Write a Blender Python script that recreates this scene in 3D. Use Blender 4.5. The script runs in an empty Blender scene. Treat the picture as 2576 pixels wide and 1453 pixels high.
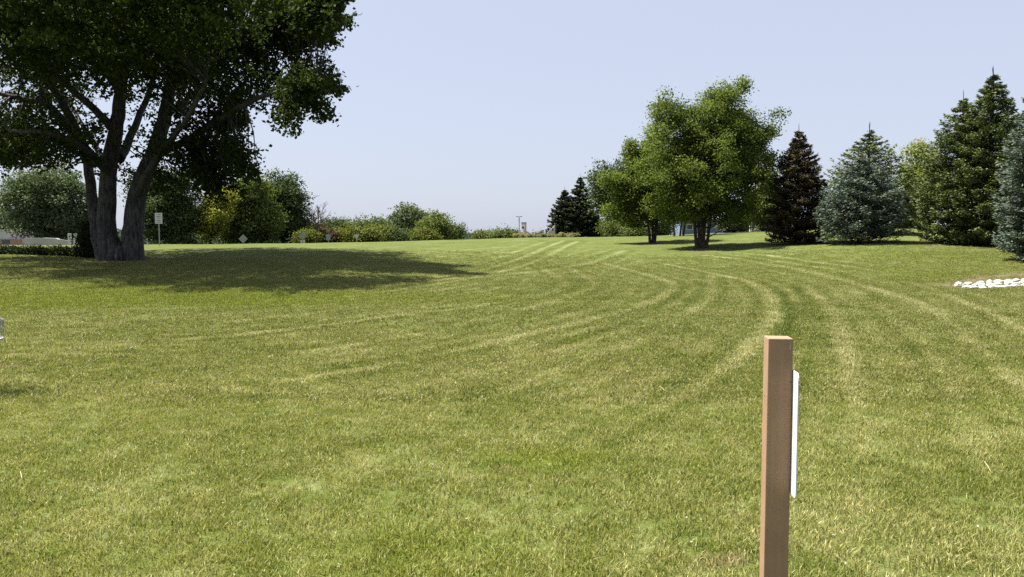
import bpy, bmesh, math, random
import numpy as np
from mathutils import Vector, Matrix

RNG = np.random.default_rng(11)
random.seed(5)
SC = bpy.context.scene
COL = SC.collection
R = math.radians

# ------------------------------------------------------------------ camera, sky, sun, exposure
F, CX, CY, HOR, EYE = 2022.0, 1288.0, 726.5, 600.0, 1.55
PITCH = math.atan((CY - HOR) / F)
cam = bpy.data.cameras.new('camera')
cam.sensor_width = 36.0
cam.lens = 36.0 * F / 2576.0
cam.clip_start, cam.clip_end = 0.05, 6000
camo = bpy.data.objects.new('camera', cam)
COL.objects.link(camo)
camo.location = (0, 0, EYE)
camo.rotation_euler = (math.pi / 2 - PITCH, 0, 0)
SC.camera = camo

SUN_EL = R(63)
SUN_H = Vector((-0.962, 0.272)).normalized()          # horizontal direction towards the sun
SUN_DIR = Vector((SUN_H.x * math.cos(SUN_EL), SUN_H.y * math.cos(SUN_EL), math.sin(SUN_EL)))
world = bpy.data.worlds.new('World')
SC.world = world
world.use_nodes = True
wt = world.node_tree
wt.nodes.clear()
wo = wt.nodes.new('ShaderNodeOutputWorld')
bg = wt.nodes.new('ShaderNodeBackground')
sky = wt.nodes.new('ShaderNodeTexSky')
sky.sky_type = 'NISHITA'
sky.sun_disc = False
sky.sun_elevation = SUN_EL
sky.sun_rotation = math.atan2(SUN_H.x, SUN_H.y)
sky.altitude = 200
sky.air_density = 1.0
sky.dust_density = 2.2
sky.ozone_density = 1.6
hz = wt.nodes.new('ShaderNodeMix')
hz.data_type = 'RGBA'
hz.inputs[0].default_value = 0.74
hz.inputs[7].default_value = (4.35, 4.65, 5.65, 1)         # thin high haze evens the sky out
wt.links.new(sky.outputs[0], hz.inputs[6])
wt.links.new(hz.outputs[2], bg.inputs[0])
bg.inputs[1].default_value = 0.05
wt.links.new(bg.outputs[0], wo.inputs[0])

sl = bpy.data.lights.new('sun', 'SUN')
sl.energy = 4.9
sl.angle = R(0.55)
sl.color = (1.0, 0.955, 0.87)
so = bpy.data.objects.new('sun', sl)
COL.objects.link(so)
so.rotation_euler = SUN_DIR.to_track_quat('Z', 'Y').to_euler()
so.location = (0, 0, 60)

SC.view_settings.view_transform = 'Standard'
SC.view_settings.look = 'None'
SC.view_settings.gamma = 1
SC.view_settings.exposure = 1.7
try:
    SC.cycles.max_bounces = 6
    SC.cycles.transparent_max_bounces = 6
    SC.cycles.transmission_bounces = 4
    SC.cycles.use_denoising = False
except Exception:
    pass

# ------------------------------------------------------------------ helpers
def tag(o, label=None, cat=None, group=None, kind=None):
    if label: o['label'] = label
    if cat: o['category'] = cat
    if group: o['group'] = group
    if kind: o['kind'] = kind
    return o

def empty(name, loc, label=None, cat=None, group=None):
    o = bpy.data.objects.new(name, None)
    o.empty_display_size = 0.3
    o.location = loc
    COL.objects.link(o)
    return tag(o, label, cat, group)

def ray(px, py):
    a, b = (px - CX) / F, (CY - py) / F
    c, s = math.cos(PITCH), math.sin(PITCH)
    return a, c + b * s, -s + b * c

def at(px, py, Y):
    a, f, u = ray(px, py)
    k = Y / f
    return Vector((a * k, Y, EYE + u * k))

def ppm(Y):                                   # metres per reference pixel at distance Y
    return Y / F

def raw_mesh(name, V, FV, mat, parent=None, tint=None, smooth=False):
    """V (n,3); FV (m,k) faces with k corners each"""
    V = np.asarray(V, np.float32).reshape(-1, 3)
    FV = np.asarray(FV, np.int32)
    m, k = FV.shape
    me = bpy.data.meshes.new(name)
    me.vertices.add(len(V)); me.vertices.foreach_set('co', V.ravel())
    me.loops.add(m * k); me.loops.foreach_set('vertex_index', FV.ravel())
    me.polygons.add(m); me.polygons.foreach_set('loop_start', np.arange(m, dtype=np.int32) * k)
    try: me.polygons.foreach_set('loop_total', np.full(m, k, np.int32))
    except Exception: pass
    if tint is not None:
        at_ = me.attributes.new('tint', 'FLOAT', 'FACE')
        at_.data.foreach_set('value', np.asarray(tint, np.float32))
    me.update(calc_edges=True)
    me.polygons.foreach_set('use_smooth', np.full(m, smooth, bool))
    o = bpy.data.objects.new(name, me)
    if mat: me.materials.append(mat)
    COL.objects.link(o)
    if parent: o.parent = parent
    return o

class MB:
    """collects primitives; build() links them as one mesh object (coordinates relative to origin)"""
    def __init__(self): self.bm = bmesh.new()
    def box(self, c, s, rz=0.0, bevel=0.0, M=None):
        r = bmesh.ops.create_cube(self.bm, size=1.0)
        vs = r['verts']
        bmesh.ops.scale(self.bm, vec=s, verts=vs)
        if bevel:
            es = list({e for v in vs for e in v.link_edges})
            rr = bmesh.ops.bevel(self.bm, geom=es, offset=bevel, segments=2, affect='EDGES', profile=0.6)
            vs = list({v for f in rr['faces'] for v in f.verts} | {v for v in vs if v.is_valid})
        T = Matrix.Translation(c) @ Matrix.Rotation(rz, 4, 'Z')
        if M: T = M @ T
        bmesh.ops.transform(self.bm, matrix=T, verts=vs)
        return self
    def tube(self, pts, rad, n=8, cap=True):
        pts = [Vector(p) for p in pts]
        rs = rad if hasattr(rad, '__len__') else [rad] * len(pts)
        rings = []
        prev = None
        for i, p in enumerate(pts):
            d = (pts[min(i + 1, len(pts) - 1)] - pts[max(i - 1, 0)])
            if d.length < 1e-9: d = Vector((0, 0, 1))
            d.normalize()
            if prev is None:
                a = d.cross(Vector((0, 0, 1)))
                if a.length < 0.05: a = d.cross(Vector((1, 0, 0)))
                a.normalize()
            else:
                a = prev - d * prev.dot(d)
                a.normalize()
            prev = a
            b = d.cross(a)
            rings.append([self.bm.verts.new(p + (a * math.cos(t) + b * math.sin(t)) * rs[i])
                          for t in [2 * math.pi * k / n for k in range(n)]])
        for A, B in zip(rings, rings[1:]):
            for k in range(n):
                self.bm.faces.new((A[k], A[(k + 1) % n], B[(k + 1) % n], B[k]))
        if cap:
            self.bm.faces.new(rings[0][::-1]); self.bm.faces.new(rings[-1])
        return self
    def prism(self, pts, thick, M):
        """polygon pts in local xz, extruded along y by thick, placed by matrix M"""
        f = [self.bm.verts.new(M @ Vector((x, -thick / 2, z))) for x, z in pts]
        b = [self.bm.verts.new(M @ Vector((x, thick / 2, z))) for x, z in pts]
        n = len(pts)
        self.bm.faces.new(f); self.bm.faces.new(b[::-1])
        for i in range(n):
            self.bm.faces.new((f[i], b[i], b[(i + 1) % n], f[(i + 1) % n]))
        return self
    def build(self, name, mat, parent=None, smooth=False):
        bmesh.ops.recalc_face_normals(self.bm, faces=self.bm.faces)
        me = bpy.data.meshes.new(name)
        self.bm.to_mesh(me); self.bm.free()
        if smooth:
            for p in me.polygons: p.use_smooth = True
        me.materials.append(mat)
        o = bpy.data.objects.new(name, me)
        COL.objects.link(o)
        if parent: o.parent = parent
        return o

# ------------------------------------------------------------------ terrain height
PXC = np.array([-600, 0, 300, 600, 900, 1300, 1600, 1900, 2200, 2500, 3100], float)
TC = (PXC - CX) / F
YR = np.array([0, 12, 20, 27, 34, 42, 48, 60, 70, 80, 110, 160, 300, 600, 3000], float)
ZT = np.array([
 [0] * 11, [0] * 11,
 [.05, .05, .05, .05, .05, .05, .03, .03, .05, .09, .1],
 [.25, .25, .22, .20, .20, .15, .10, .10, .20, .38, .5],
 [.50, .50, .38, .45, .45, .42, .30, .36, .66, .82, 1.1],
 [.70, .72, .50, .80, .85, .80, .58, .72, 1.24, 1.14, 1.5],
 [.70, .75, .95, 1.0, 1.05, 1.1, .76, 1.15, 1.60, 1.62, 1.9],
 [.90, .95, 1.0, 1.08, 1.2, 1.5, 1.45, 1.95, 2.22, 2.3, 2.4],
 [.92, .96, 1.0, 1.05, 1.2, 1.56, 1.66, 2.12, 2.4, 2.45, 2.5],
 [.80, .85, .85, .9, 1.0, 1.6, 1.7, 2.18, 2.5, 2.5, 2.6],
 [.3, .3, .3, .4, .6, 1.6, 1.65, 2.1, 2.2, 2.2, 2.3],
 [-.4, -.4, -.4, -.4, -.2, .6, .8, 1.0, 1.2, 1.2, 1.2],
 [-3, -3, -3, -3, -3, -2, -2, -2, -1, -1, -1],
 [-8] * 11, [-40] * 11], float)
_GT = np.linspace(TC[0], TC[-1], 260)
_GU = np.linspace(math.log(10), math.log(3010), 420)
_GY = np.exp(_GU) - 10
_tmp = np.array([np.interp(_GT, TC, row) for row in ZT])
_G = np.array([np.interp(_GY, YR, _tmp[:, j]) for j in range(len(_GT))]).T
def _blur(A, k, ax):
    w = np.hanning(k + 2)[1:-1]; w /= w.sum()
    P = np.pad(A, [(k // 2, k // 2) if i == ax else (0, 0) for i in range(2)], mode='edge')
    return np.apply_along_axis(lambda v: np.convolve(v, w, 'valid'), ax, P)
_G = _blur(_blur(_G, 11, 0), 17, 1)
def height(X, Y):
    X = np.asarray(X, float); Y = np.asarray(Y, float)
    t = np.clip(X / np.maximum(Y, 10.0), _GT[0], _GT[-1])
    u = np.log(np.clip(Y, 0, 2990) + 10)
    i = (t - _GT[0]) / (_GT[1] - _GT[0]); j = (u - _GU[0]) / (_GU[1] - _GU[0])
    i0 = np.clip(i.astype(int), 0, len(_GT) - 2); j0 = np.clip(j.astype(int), 0, len(_GU) - 2)
    a, b = i - i0, j - j0
    z = (_G[j0, i0] * (1 - a) * (1 - b) + _G[j0, i0 + 1] * a * (1 - b) + _G[j0 + 1, i0] * (1 - a) * b + _G[j0 + 1, i0 + 1] * a * b)
    z = z + 0.018 * np.sin(X * 0.83 + 1.3 * np.sin(Y * 0.31)) * np.sin(Y * 0.57 + 0.5) * np.clip(Y / 12, 0, 1)
    return z
def hz_(x, y): return float(height(np.array([x]), np.array([y]))[0])
_YS = np.geomspace(2.0, 130, 900)
def ground(px, py):
    """the point of the lawn seen at a reference pixel"""
    a, f, u = ray(px, py)
    X = a / f * _YS
    d = EYE + u / f * _YS - height(X, _YS)
    k = np.argmax(d < 0)
    if d[k] >= 0: k = len(_YS) - 1
    if k > 0:
        w = d[k - 1] / (d[k - 1] - d[k] + 1e-9)
        Y = _YS[k - 1] + (_YS[k] - _YS[k - 1]) * w
    else: Y = _YS[0]
    x = a / f * Y
    return Vector((x, Y, hz_(x, Y)))
def foot(px, Y):
    x = (px - CX) / F * Y * 1.0
    # perspective with pitch: the column px is x/(Y cos p + h sin p); close to x/Y
    x = (px - CX) / F * (Y * math.cos(PITCH) + (EYE - hz_(x, Y)) * math.sin(PITCH))
    return Vector((x, Y, hz_(x, Y)))

# ------------------------------------------------------------------ materials
def newmat(name):
    m = bpy.data.materials.new(name)
    m.use_nodes = True
    nt = m.node_tree
    for n in list(nt.nodes): nt.nodes.remove(n)
    out = nt.nodes.new('ShaderNodeOutputMaterial')
    return m, nt, out
def N(nt, t, **kw):
    n = nt.nodes.new(t)
    for k, v in kw.items():
        if isinstance(k, str) and hasattr(n, k): setattr(n, k, v)
    return n
def ramp(nt, fac, stops):
    r = nt.nodes.new('ShaderNodeValToRGB')
    cr = r.color_ramp
    while len(cr.elements) < len(stops): cr.elements.new(0.5)
    for e, (p, c) in zip(cr.elements, stops):
        e.position = p; e.color = (*c, 1) if len(c) == 3 else c
    nt.links.new(fac, r.inputs[0])
    return r.outputs[0]
def noise(nt, vec, scale, detail=4, rough=0.55, dist=0.0):
    n = nt.nodes.new('ShaderNodeTexNoise')
    n.inputs['Scale'].default_value = scale
    n.inputs['Detail'].default_value = detail
    n.inputs['Roughness'].default_value = rough
    n.inputs['Distortion'].default_value = dist
    if vec is not None: nt.links.new(vec, n.inputs['Vector'])
    return n.outputs['Fac']
def mixc(nt, fac, a, b, mode='MIX'):
    m = nt.nodes.new('ShaderNodeMix'); m.data_type = 'RGBA'; m.blend_type = mode
    for i, v in ((0, fac), (6, a), (7, b)):
        if isinstance(v, (int, float)): m.inputs[i].default_value = v
        elif isinstance(v, tuple): m.inputs[i].default_value = (*v, 1)
        else: nt.links.new(v, m.inputs[i])
    return m.outputs[2]
def math_(nt, op, a, b=None, c=None, clamp=False):
    m = nt.nodes.new('ShaderNodeMath'); m.operation = op; m.use_clamp = clamp
    for i, v in enumerate((a, b, c)):
        if v is None: continue
        if isinstance(v, (int, float)): m.inputs[i].default_value = v
        else: nt.links.new(v, m.inputs[i])
    return m.outputs[0]
K = 0.585
def simple(name, col, rough=0.7, var=0.25, scale=6.0, metal=0.0, bump=0.0, spec=0.3):
    col = tuple(v * K for v in col)
    m, nt, out = newmat(name)
    p = nt.nodes.new('ShaderNodeBsdfPrincipled')
    g = nt.nodes.new('ShaderNodeTexCoord')
    f = noise(nt, g.outputs['Object'], scale, 5)
    c = ramp(nt, f, [(0.3, tuple(v * (1 - var) for v in col)), (0.7, tuple(min(1, v * (1 + var)) for v in col))])
    nt.links.new(c, p.inputs['Base Color'])
    p.inputs['Roughness'].default_value = rough
    p.inputs['Metallic'].default_value = metal
    p.inputs['Specular IOR Level'].default_value = spec
    if bump:
        b = nt.nodes.new('ShaderNodeBump'); b.inputs['Strength'].default_value = bump
        b.inputs['Distance'].default_value = 0.02
        nt.links.new(noise(nt, g.outputs['Object'], scale * 4, 5), b.inputs['Height'])
        nt.links.new(b.outputs[0], p.inputs['Normal'])
    nt.links.new(p.outputs[0], out.inputs[0])
    return m
def leafmat(name, dark, light, transl=0.35, rough=0.7, tcol=(1.2, 1.3, 0.6), kk=0.66):
    dark = tuple(v * kk for v in dark); light = tuple(v * kk for v in light)
    m, nt, out = newmat(name)
    a = nt.nodes.new('ShaderNodeAttribute'); a.attribute_name = 'tint'
    c = ramp(nt, a.outputs['Fac'], [(0.0, dark), (1.0, light)])
    p = nt.nodes.new('ShaderNodeBsdfPrincipled')
    nt.links.new(c, p.inputs['Base Color'])
    p.inputs['Roughness'].default_value = rough
    p.inputs['Specular IOR Level'].default_value = 0.08
    t = nt.nodes.new('ShaderNodeBsdfTranslucent')
    nt.links.new(mixc(nt, 1.0, c, tcol, 'MULTIPLY'), t.inputs[0])
    x = nt.nodes.new('ShaderNodeMixShader'); x.inputs[0].default_value = transl
    nt.links.new(p.outputs[0], x.inputs[1]); nt.links.new(t.outputs[0], x.inputs[2])
    nt.links.new(x.outputs[0], out.inputs[0])
    return m
def barkmat(name, dark, light, vscale=(9, 9, 1.6), bump=0.6):
    dark = tuple(v * .64 for v in dark); light = tuple(v * .64 for v in light)
    m, nt, out = newmat(name)
    g = nt.nodes.new('ShaderNodeTexCoord')
    mp = nt.nodes.new('ShaderNodeMapping'); mp.inputs['Scale'].default_value = vscale
    nt.links.new(g.outputs['Object'], mp.inputs[0])
    f = noise(nt, mp.outputs[0], 1.2, 7, 0.65, 0.6)
    f2 = noise(nt, g.outputs['Object'], 0.9, 3)
    c = ramp(nt, f, [(0.36, dark), (0.62, light)])
    c = mixc(nt, math_(nt, 'MULTIPLY', f2, 0.5), c, tuple(v * 0.6 for v in dark))
    p = nt.nodes.new('ShaderNodeBsdfPrincipled')
    nt.links.new(c, p.inputs['Base Color']); p.inputs['Roughness'].default_value = 0.9
    p.inputs['Specular IOR Level'].default_value = 0.15
    b = nt.nodes.new('ShaderNodeBump'); b.inputs['Strength'].default_value = bump; b.inputs['Distance'].default_value = 0.06
    nt.links.new(f, b.inputs['Height']); nt.links.new(b.outputs[0], p.inputs['Normal'])
    nt.links.new(p.outputs[0], out.inputs[0])
    return m

def lawn_color(nt, instancer):
    """colour of the turf at a place: mown tracks, dry thatch, lush and bare patches, painted basket shadow"""
    geo = nt.nodes.new('ShaderNodeNewGeometry')
    flat = nt.nodes.new('ShaderNodeVectorMath'); flat.operation = 'MULTIPLY'
    flat.inputs[1].default_value = (1, 1, 0)
    nt.links.new(geo.outputs['Position'], flat.inputs[0])
    P = flat.outputs[0]
    def attr(n):
        a = nt.nodes.new('ShaderNodeAttribute'); a.attribute_name = n
        if instancer: a.attribute_type = 'INSTANCER'
        return a.outputs['Fac']
    n1 = noise(nt, P, 0.16, 3, 0.5, 0.4)
    n2 = noise(nt, P, 0.75, 5, 0.65, 0.6)
    n3 = noise(nt, P, 3.6, 5, 0.7, 0.4)
    n4 = noise(nt, P, 14.0, 3, 0.7)
    s = math_(nt, 'MULTIPLY_ADD', n2, 0.80, math_(nt, 'MULTIPLY', n1, 0.28))
    s = math_(nt, 'MULTIPLY_ADD', n3, 1.0, s)
    s = math_(nt, 'MULTIPLY_ADD', n4, 0.50, s)                      # mean about 1.22
    s = math_(nt, 'MULTIPLY_ADD', attr('track'), 0.39, s)
    s = math_(nt, 'SUBTRACT', s, 0.715)
    c = ramp(nt, s, [(0.06, (0.068, 0.096, 0.015)), (0.32, (0.108, 0.133, 0.028)),
                     (0.54, (0.158, 0.175, 0.052)), (0.76, (0.225, 0.234, 0.096)), (1.0, (0.315, 0.312, 0.165))])
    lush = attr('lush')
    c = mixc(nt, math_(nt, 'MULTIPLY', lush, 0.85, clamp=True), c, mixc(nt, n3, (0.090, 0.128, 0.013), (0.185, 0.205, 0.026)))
    # small thin brown patches
    n5 = noise(nt, P, 1.9, 4, 0.6, 1.0)
    br = ramp(nt, n5, [(0.66, (0, 0, 0)), (0.76, (1, 1, 1))])
    c = mixc(nt, math_(nt, 'MULTIPLY', br, 0.5), c, (0.25, 0.195, 0.11))
    dirt_shade = attr('dirt_shade')
    c = mixc(nt, math_(nt, 'MULTIPLY', dirt_shade, 1.0, clamp=True), c, mixc(nt, n4, (0.09, 0.065, 0.04), (0.34, 0.265, 0.17)))
    return c, P, geo

def make_ground_mat():
    m, nt, out = newmat('lawn_ground')
    c, P, geo = lawn_color(nt, False)
    d1 = noise(nt, P, 60.0, 4, 0.75)
    d2 = noise(nt, P, 22.0, 4, 0.75)
    dd = ramp(nt, math_(nt, 'MULTIPLY_ADD', d1, 0.5, math_(nt, 'MULTIPLY', d2, 0.5)),
              [(0.34, (0.27, 0.31, 0.24)), (0.50, (0.46, 0.51, 0.43)), (0.66, (0.68, 0.72, 0.62))])
    c = mixc(nt, 1.0, c, dd, 'MULTIPLY')
    p = nt.nodes.new('ShaderNodeBsdfPrincipled')
    nt.links.new(c, p.inputs['Base Color'])
    p.inputs['Roughness'].default_value = 0.95
    p.inputs['Specular IOR Level'].default_value = 0.05
    b = nt.nodes.new('ShaderNodeBump'); b.inputs['Strength'].default_value = 0.5; b.inputs['Distance'].default_value = 0.04
    nt.links.new(d2, b.inputs['Height']); nt.links.new(b.outputs[0], p.inputs['Normal'])
    nt.links.new(p.outputs[0], out.inputs[0])
    return m
def make_blade_mat(k=1.0):
    m, nt, out = newmat('grass_blades')
    c, P, geo = lawn_color(nt, True)
    a = nt.nodes.new('ShaderNodeAttribute'); a.attribute_name = 'tint'
    v = ramp(nt, a.outputs['Fac'], [(0.0, (0.80, 0.86, 0.55)), (0.5, (1.35, 1.34, 1.15)), (0.86, (1.85, 1.75, 1.6)), (1.0, (2.3, 2.05, 2.1))])
    c = mixc(nt, 1.0, c, v, 'MULTIPLY')
    c = mixc(nt, 1.0, c, (k * .96, k * .915, k * 1.03), 'MULTIPLY')
    p = nt.nodes.new('ShaderNodeBsdfPrincipled')
    nt.links.new(c, p.inputs['Base Color'])
    p.inputs['Roughness'].default_value = 0.5
    p.inputs['Specular IOR Level'].default_value = 0.25
    t = nt.nodes.new('ShaderNodeBsdfTranslucent'); nt.links.new(mixc(nt, 1.0, c, (1.1, 1.15, 0.7), 'MULTIPLY'), t.inputs[0])
    x = nt.nodes.new('ShaderNodeMixShader'); x.inputs[0].default_value = 0.35
    nt.links.new(p.outputs[0], x.inputs[1]); nt.links.new(t.outputs[0], x.inputs[2])
    nt.links.new(x.outputs[0], out.inputs[0])
    return m
M_GROUND, M_BLADE, M_BLADE_FAR = make_ground_mat(), make_blade_mat(), make_blade_mat(.76)

M_MAPLE = leafmat('maple_leaf', (0.020, 0.034, 0.008), (0.080, 0.112, 0.022), 0.28)
M_BIRCH = leafmat('birch_leaf', (0.066, 0.104, 0.020), (0.232, 0.282, 0.066), 0.38)
M_OAK = leafmat('dark_leaf', (0.034, 0.056, 0.020), (0.125, 0.165, 0.060), 0.25)
M_ASH = leafmat('mid_leaf', (0.055, 0.085, 0.022), (0.195, 0.235, 0.068), 0.3)
M_GREY = leafmat('greygreen_leaf', (0.060, 0.092, 0.046), (0.195, 0.240, 0.125), 0.25)
M_YEL = leafmat('yellow_leaf', (0.18, 0.20, 0.030), (0.55, 0.54, 0.10), 0.35)
M_LOC = leafmat('locust_leaf', (0.10, 0.14, 0.022), (0.33, 0.36, 0.085), 0.35)
M_BUSH = leafmat('bush_leaf', (0.070, 0.090, 0.018), (0.220, 0.240, 0.055), 0.3)
M_REDB = leafmat('reddish_leaf', (0.065, 0.045, 0.028), (0.170, 0.125, 0.075), 0.25)
M_HEDGE = leafmat('hedge_leaf', (0.018, 0.028, 0.010), (0.060, 0.080, 0.026), 0.2)
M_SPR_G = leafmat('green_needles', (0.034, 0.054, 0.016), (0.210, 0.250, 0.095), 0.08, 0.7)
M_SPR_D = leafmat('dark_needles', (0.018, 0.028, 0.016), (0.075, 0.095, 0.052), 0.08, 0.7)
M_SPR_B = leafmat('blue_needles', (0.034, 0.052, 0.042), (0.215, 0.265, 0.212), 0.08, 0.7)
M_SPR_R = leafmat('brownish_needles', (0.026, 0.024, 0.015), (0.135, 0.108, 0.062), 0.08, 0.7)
M_FARW = leafmat('far_foliage', (0.055, 0.085, 0.060), (0.120, 0.155, 0.095), 0.15)
M_FLOW = leafmat('pale_plumes', (0.13, 0.15, 0.05), (0.48, 0.42, 0.24), 0.3)
M_BARK = barkmat('grey_bark', (0.035, 0.032, 0.030), (0.185, 0.180, 0.175))
M_BARKD = barkmat('dark_bark', (0.030, 0.024, 0.020), (0.105, 0.085, 0.072))
M_BARKB = barkmat('birch_bark', (0.035, 0.026, 0.021), (0.17, 0.135, 0.11), (14, 14, 5), 0.9)
M_DEAD = simple('bare_branch', (0.12, 0.11, 0.11), 0.9)
M_STEEL = simple('galvanised_steel', (0.42, 0.43, 0.44), 0.45, 0.15, 9, 0.6)
M_SIGNW = simple('white_sign', (0.80, 0.80, 0.79), 0.45, 0.03, 3)
M_SIGNB = simple('sign_back', (0.40, 0.41, 0.44), 0.5, 0.12, 4, 0.3)
M_INK = simple('sign_ink', (0.18, 0.18, 0.24), 0.6)

# ------------------------------------------------------------------ the lawn
def fan_grid(Ys, ts, off):
    T, YY = np.meshgrid(ts, Ys)
    X = T * (YY + off)
    return X, YY
def grid_faces(nr, nc):
    i = np.arange(nr - 1)[:, None] * nc + np.arange(nc - 1)[None, :]
    i = i.ravel()
    return np.stack([i, i + 1, i + nc + 1, i + nc], 1)

# mower tracks, drawn as lines over the lawn: reference pixels -> ground points; (points, width in m, strength)
TR = [
 ([(1100, 706), (1210, 694), (1306, 674), (1364, 652), (1422, 620), (1454, 608)], .22, .8),
 ([(1090, 700), (1200, 686), (1306, 652), (1350, 635), (1400, 612), (1420, 606)], .20, .7),
 ([(1150, 704), (1306, 688), (1364, 684), (1428, 672), (1491, 662), (1538, 643), (1573, 630)], .30, .7),
 ([(1428, 675), (1468, 695), (1497, 713), (1491, 727), (1422, 751), (1350, 771), (1250, 795), (1080, 835), (900, 868), (740, 892)], .26, .9),
 ([(1358, 672), (1405, 698), (1422, 713), (1414, 727), (1350, 748), (1230, 768), (1050, 790), (860, 815), (640, 842), (420, 862)], .26, .7),
 ([(1520, 664), (1610, 687), (1668, 704), (1694, 716), (1690, 734), (1655, 755), (1590, 778), (1480, 806), (1340, 840), (1180, 878), (960, 925), (700, 965)], .28, .9),
 ([(1668, 664), (1741, 678), (1813, 693), (1880, 707), (1923, 730), (1946, 757), (1946, 795), (1915, 850), (1850, 915), (1720, 1000), (1560, 1080), (1330, 1180)], .30, 1.0),
 ([(1790, 690), (1790, 740), (1760, 775), (1690, 820), (1590, 865), (1460, 915), (1280, 985)], .26, .55),
 ([(1600, 700), (1590, 740), (1540, 768), (1450, 800), (1290, 838), (1100, 885)], .22, .45),
 ([(1775, 643), (1857, 652), (1929, 667), (2001, 676), (2070, 692), (2200, 728), (2320, 765), (2400, 818), (2480, 890), (2576, 965), (2700, 1060)], .30, .9),
 ([(1842, 635), (1943, 643), (2053, 661), (2140, 672), (2260, 692), (2350, 705)], .26, .8),
 ([(2030, 720), (2080, 770), (2110, 830), (2140, 910), (2160, 1010), (2170, 1160)], .25, .55),
 ([(2120, 720), (2220, 775), (2300, 850), (2380, 960), (2450, 1100), (2520, 1280)], .25, .6),
 ([(2250, 700), (2400, 748), (2520, 800), (2640, 870)], .22, .6),
 ([(1995, 715), (2020, 760), (2030, 830), (2020, 930), (1990, 1060), (1930, 1220), (1850, 1400)], .22, -.8),
 ([(2180, 745), (2240, 800), (2300, 880), (2350, 980), (2390, 1100)], .2, -.7),
 ([(1965, 735), (1990, 790), (1985, 850), (1955, 930)], .22, -.8),
 ([(1700, 735), (1680, 765), (1620, 800), (1500, 840), (1370, 880)], .22, -.6),
 ([(-150, 806), (100, 792), (253, 784), (453, 776), (634, 767), (860, 750), (1020, 728), (1180, 704)], .24, .7),
 ([(-150, 838), (90, 824), (400, 802), (634, 784), (860, 764), (1080, 738), (1250, 706)], .24, .55),
 ([(200, 842), (420, 826), (680, 802), (950, 771), (1166, 743), (1300, 717)], .22, .7),
 ([(300, 862), (500, 855), (770, 826), (960, 800), (1166, 766), (1330, 734)], .22, .75),
 ([(560, 900), (730, 905), (900, 872), (1166, 824), (1330, 782)], .25, .55),
 ([(-100, 870), (150, 862), (300, 868), (520, 872), (700, 880)], .25, .5),
 ([(-100, 905), (150, 893), (400, 902)], .3, .5),
 ([(-50, 770), (120, 762), (330, 754), (560, 750)], .25, .5),
 ([(-50, 742), (120, 734), (260, 728)], .2, .4),
 ([(860, 668), (1050, 672), (1200, 676)], .25, .4),
 ([(700, 640), (900, 640), (1100, 634), (1300, 620)], .35, .55),
 ([(780, 652), (950, 652), (1150, 645), (1310, 632)], .3, .5),
 ([(880, 662), (1060, 661), (1230, 650), (1340, 637)], .3, .5),
 ([(600, 628), (800, 628), (1000, 623), (1250, 612)], .4, .5),
 ([(1330, 700), (1320, 715), (1250, 735), (1100, 762)], .2, .4),
 ([(1460, 655), (1540, 650), (1640, 655), (1760, 668), (1900, 690)], .22, .35),
 ([(1560, 712), (1570, 740), (1500, 775), (1380, 812), (1200, 850), (1000, 895)], .2, .4),
 ([(2100, 655), (2230, 672), (2330, 690)], .2, .4),
 ([(380, 970), (560, 985), (700, 990)], .35, .4),
 ([(520, 955), (590, 978), (640, 992)], .25, .5),
]
def seg_dist(X, Y, P):
    best = np.full(X.shape, 1e9)
    for (x0, y0), (x1, y1) in zip(P, P[1:]):
        dx, dy = x1 - x0, y1 - y0
        L2 = dx * dx + dy * dy + 1e-9
        s = np.clip(((X - x0) * dx + (Y - y0) * dy) / L2, 0, 1)
        best = np.minimum(best, np.hypot(X - x0 - s * dx, Y - y0 - s * dy))
    return best
def chaikin(P, n=2):
    for _ in range(n):
        Q = [P[0]]
        for a, b in zip(P, P[1:]):
            Q.append((a[0] * .75 + b[0] * .25, a[1] * .75 + b[1] * .25)); Q.append((a[0] * .25 + b[0] * .75, a[1] * .25 + b[1] * .75))
        Q.append(P[-1]); P = Q
    return P
TRW = []
for pts, w, s in TR:
    P = [ground(x, y) for x, y in chaikin(pts, 2)]
    Q = [(p.x, p.y) for p in P]
    TRW.append((Q, w, s))
    if s > 0 and min(q[1] for q in Q) > 3:
        for off, k_ in ((.62, .55), (-.62, .4), (1.25, .35)):
            A = np.array(Q); T_ = np.gradient(A, axis=0); T_ /= np.linalg.norm(T_, axis=1, keepdims=True) + 1e-9
            B_ = A + np.column_stack([-T_[:, 1], T_[:, 0]]) * off * (1 if A[:, 1].mean() < 22 else 1.6)
            TRW.append(([tuple(q) for q in B_], w * .7, s * k_))
def vnoise(X, Y, sc, seed):
    r = np.random.default_rng(seed); G = r.random((64, 64))
    x, y = X * sc + 100, Y * sc + 100
    xi, yi = np.floor(x).astype(int), np.floor(y).astype(int)
    a, b = x - xi, y - yi
    a, b = a * a * (3 - 2 * a), b * b * (3 - 2 * b)
    g = lambda i, j: G[i % 64, j % 64]
    return g(xi, yi) * (1 - a) * (1 - b) + g(xi + 1, yi) * a * (1 - b) + g(xi, yi + 1) * (1 - a) * b + g(xi + 1, yi + 1) * a * b
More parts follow.
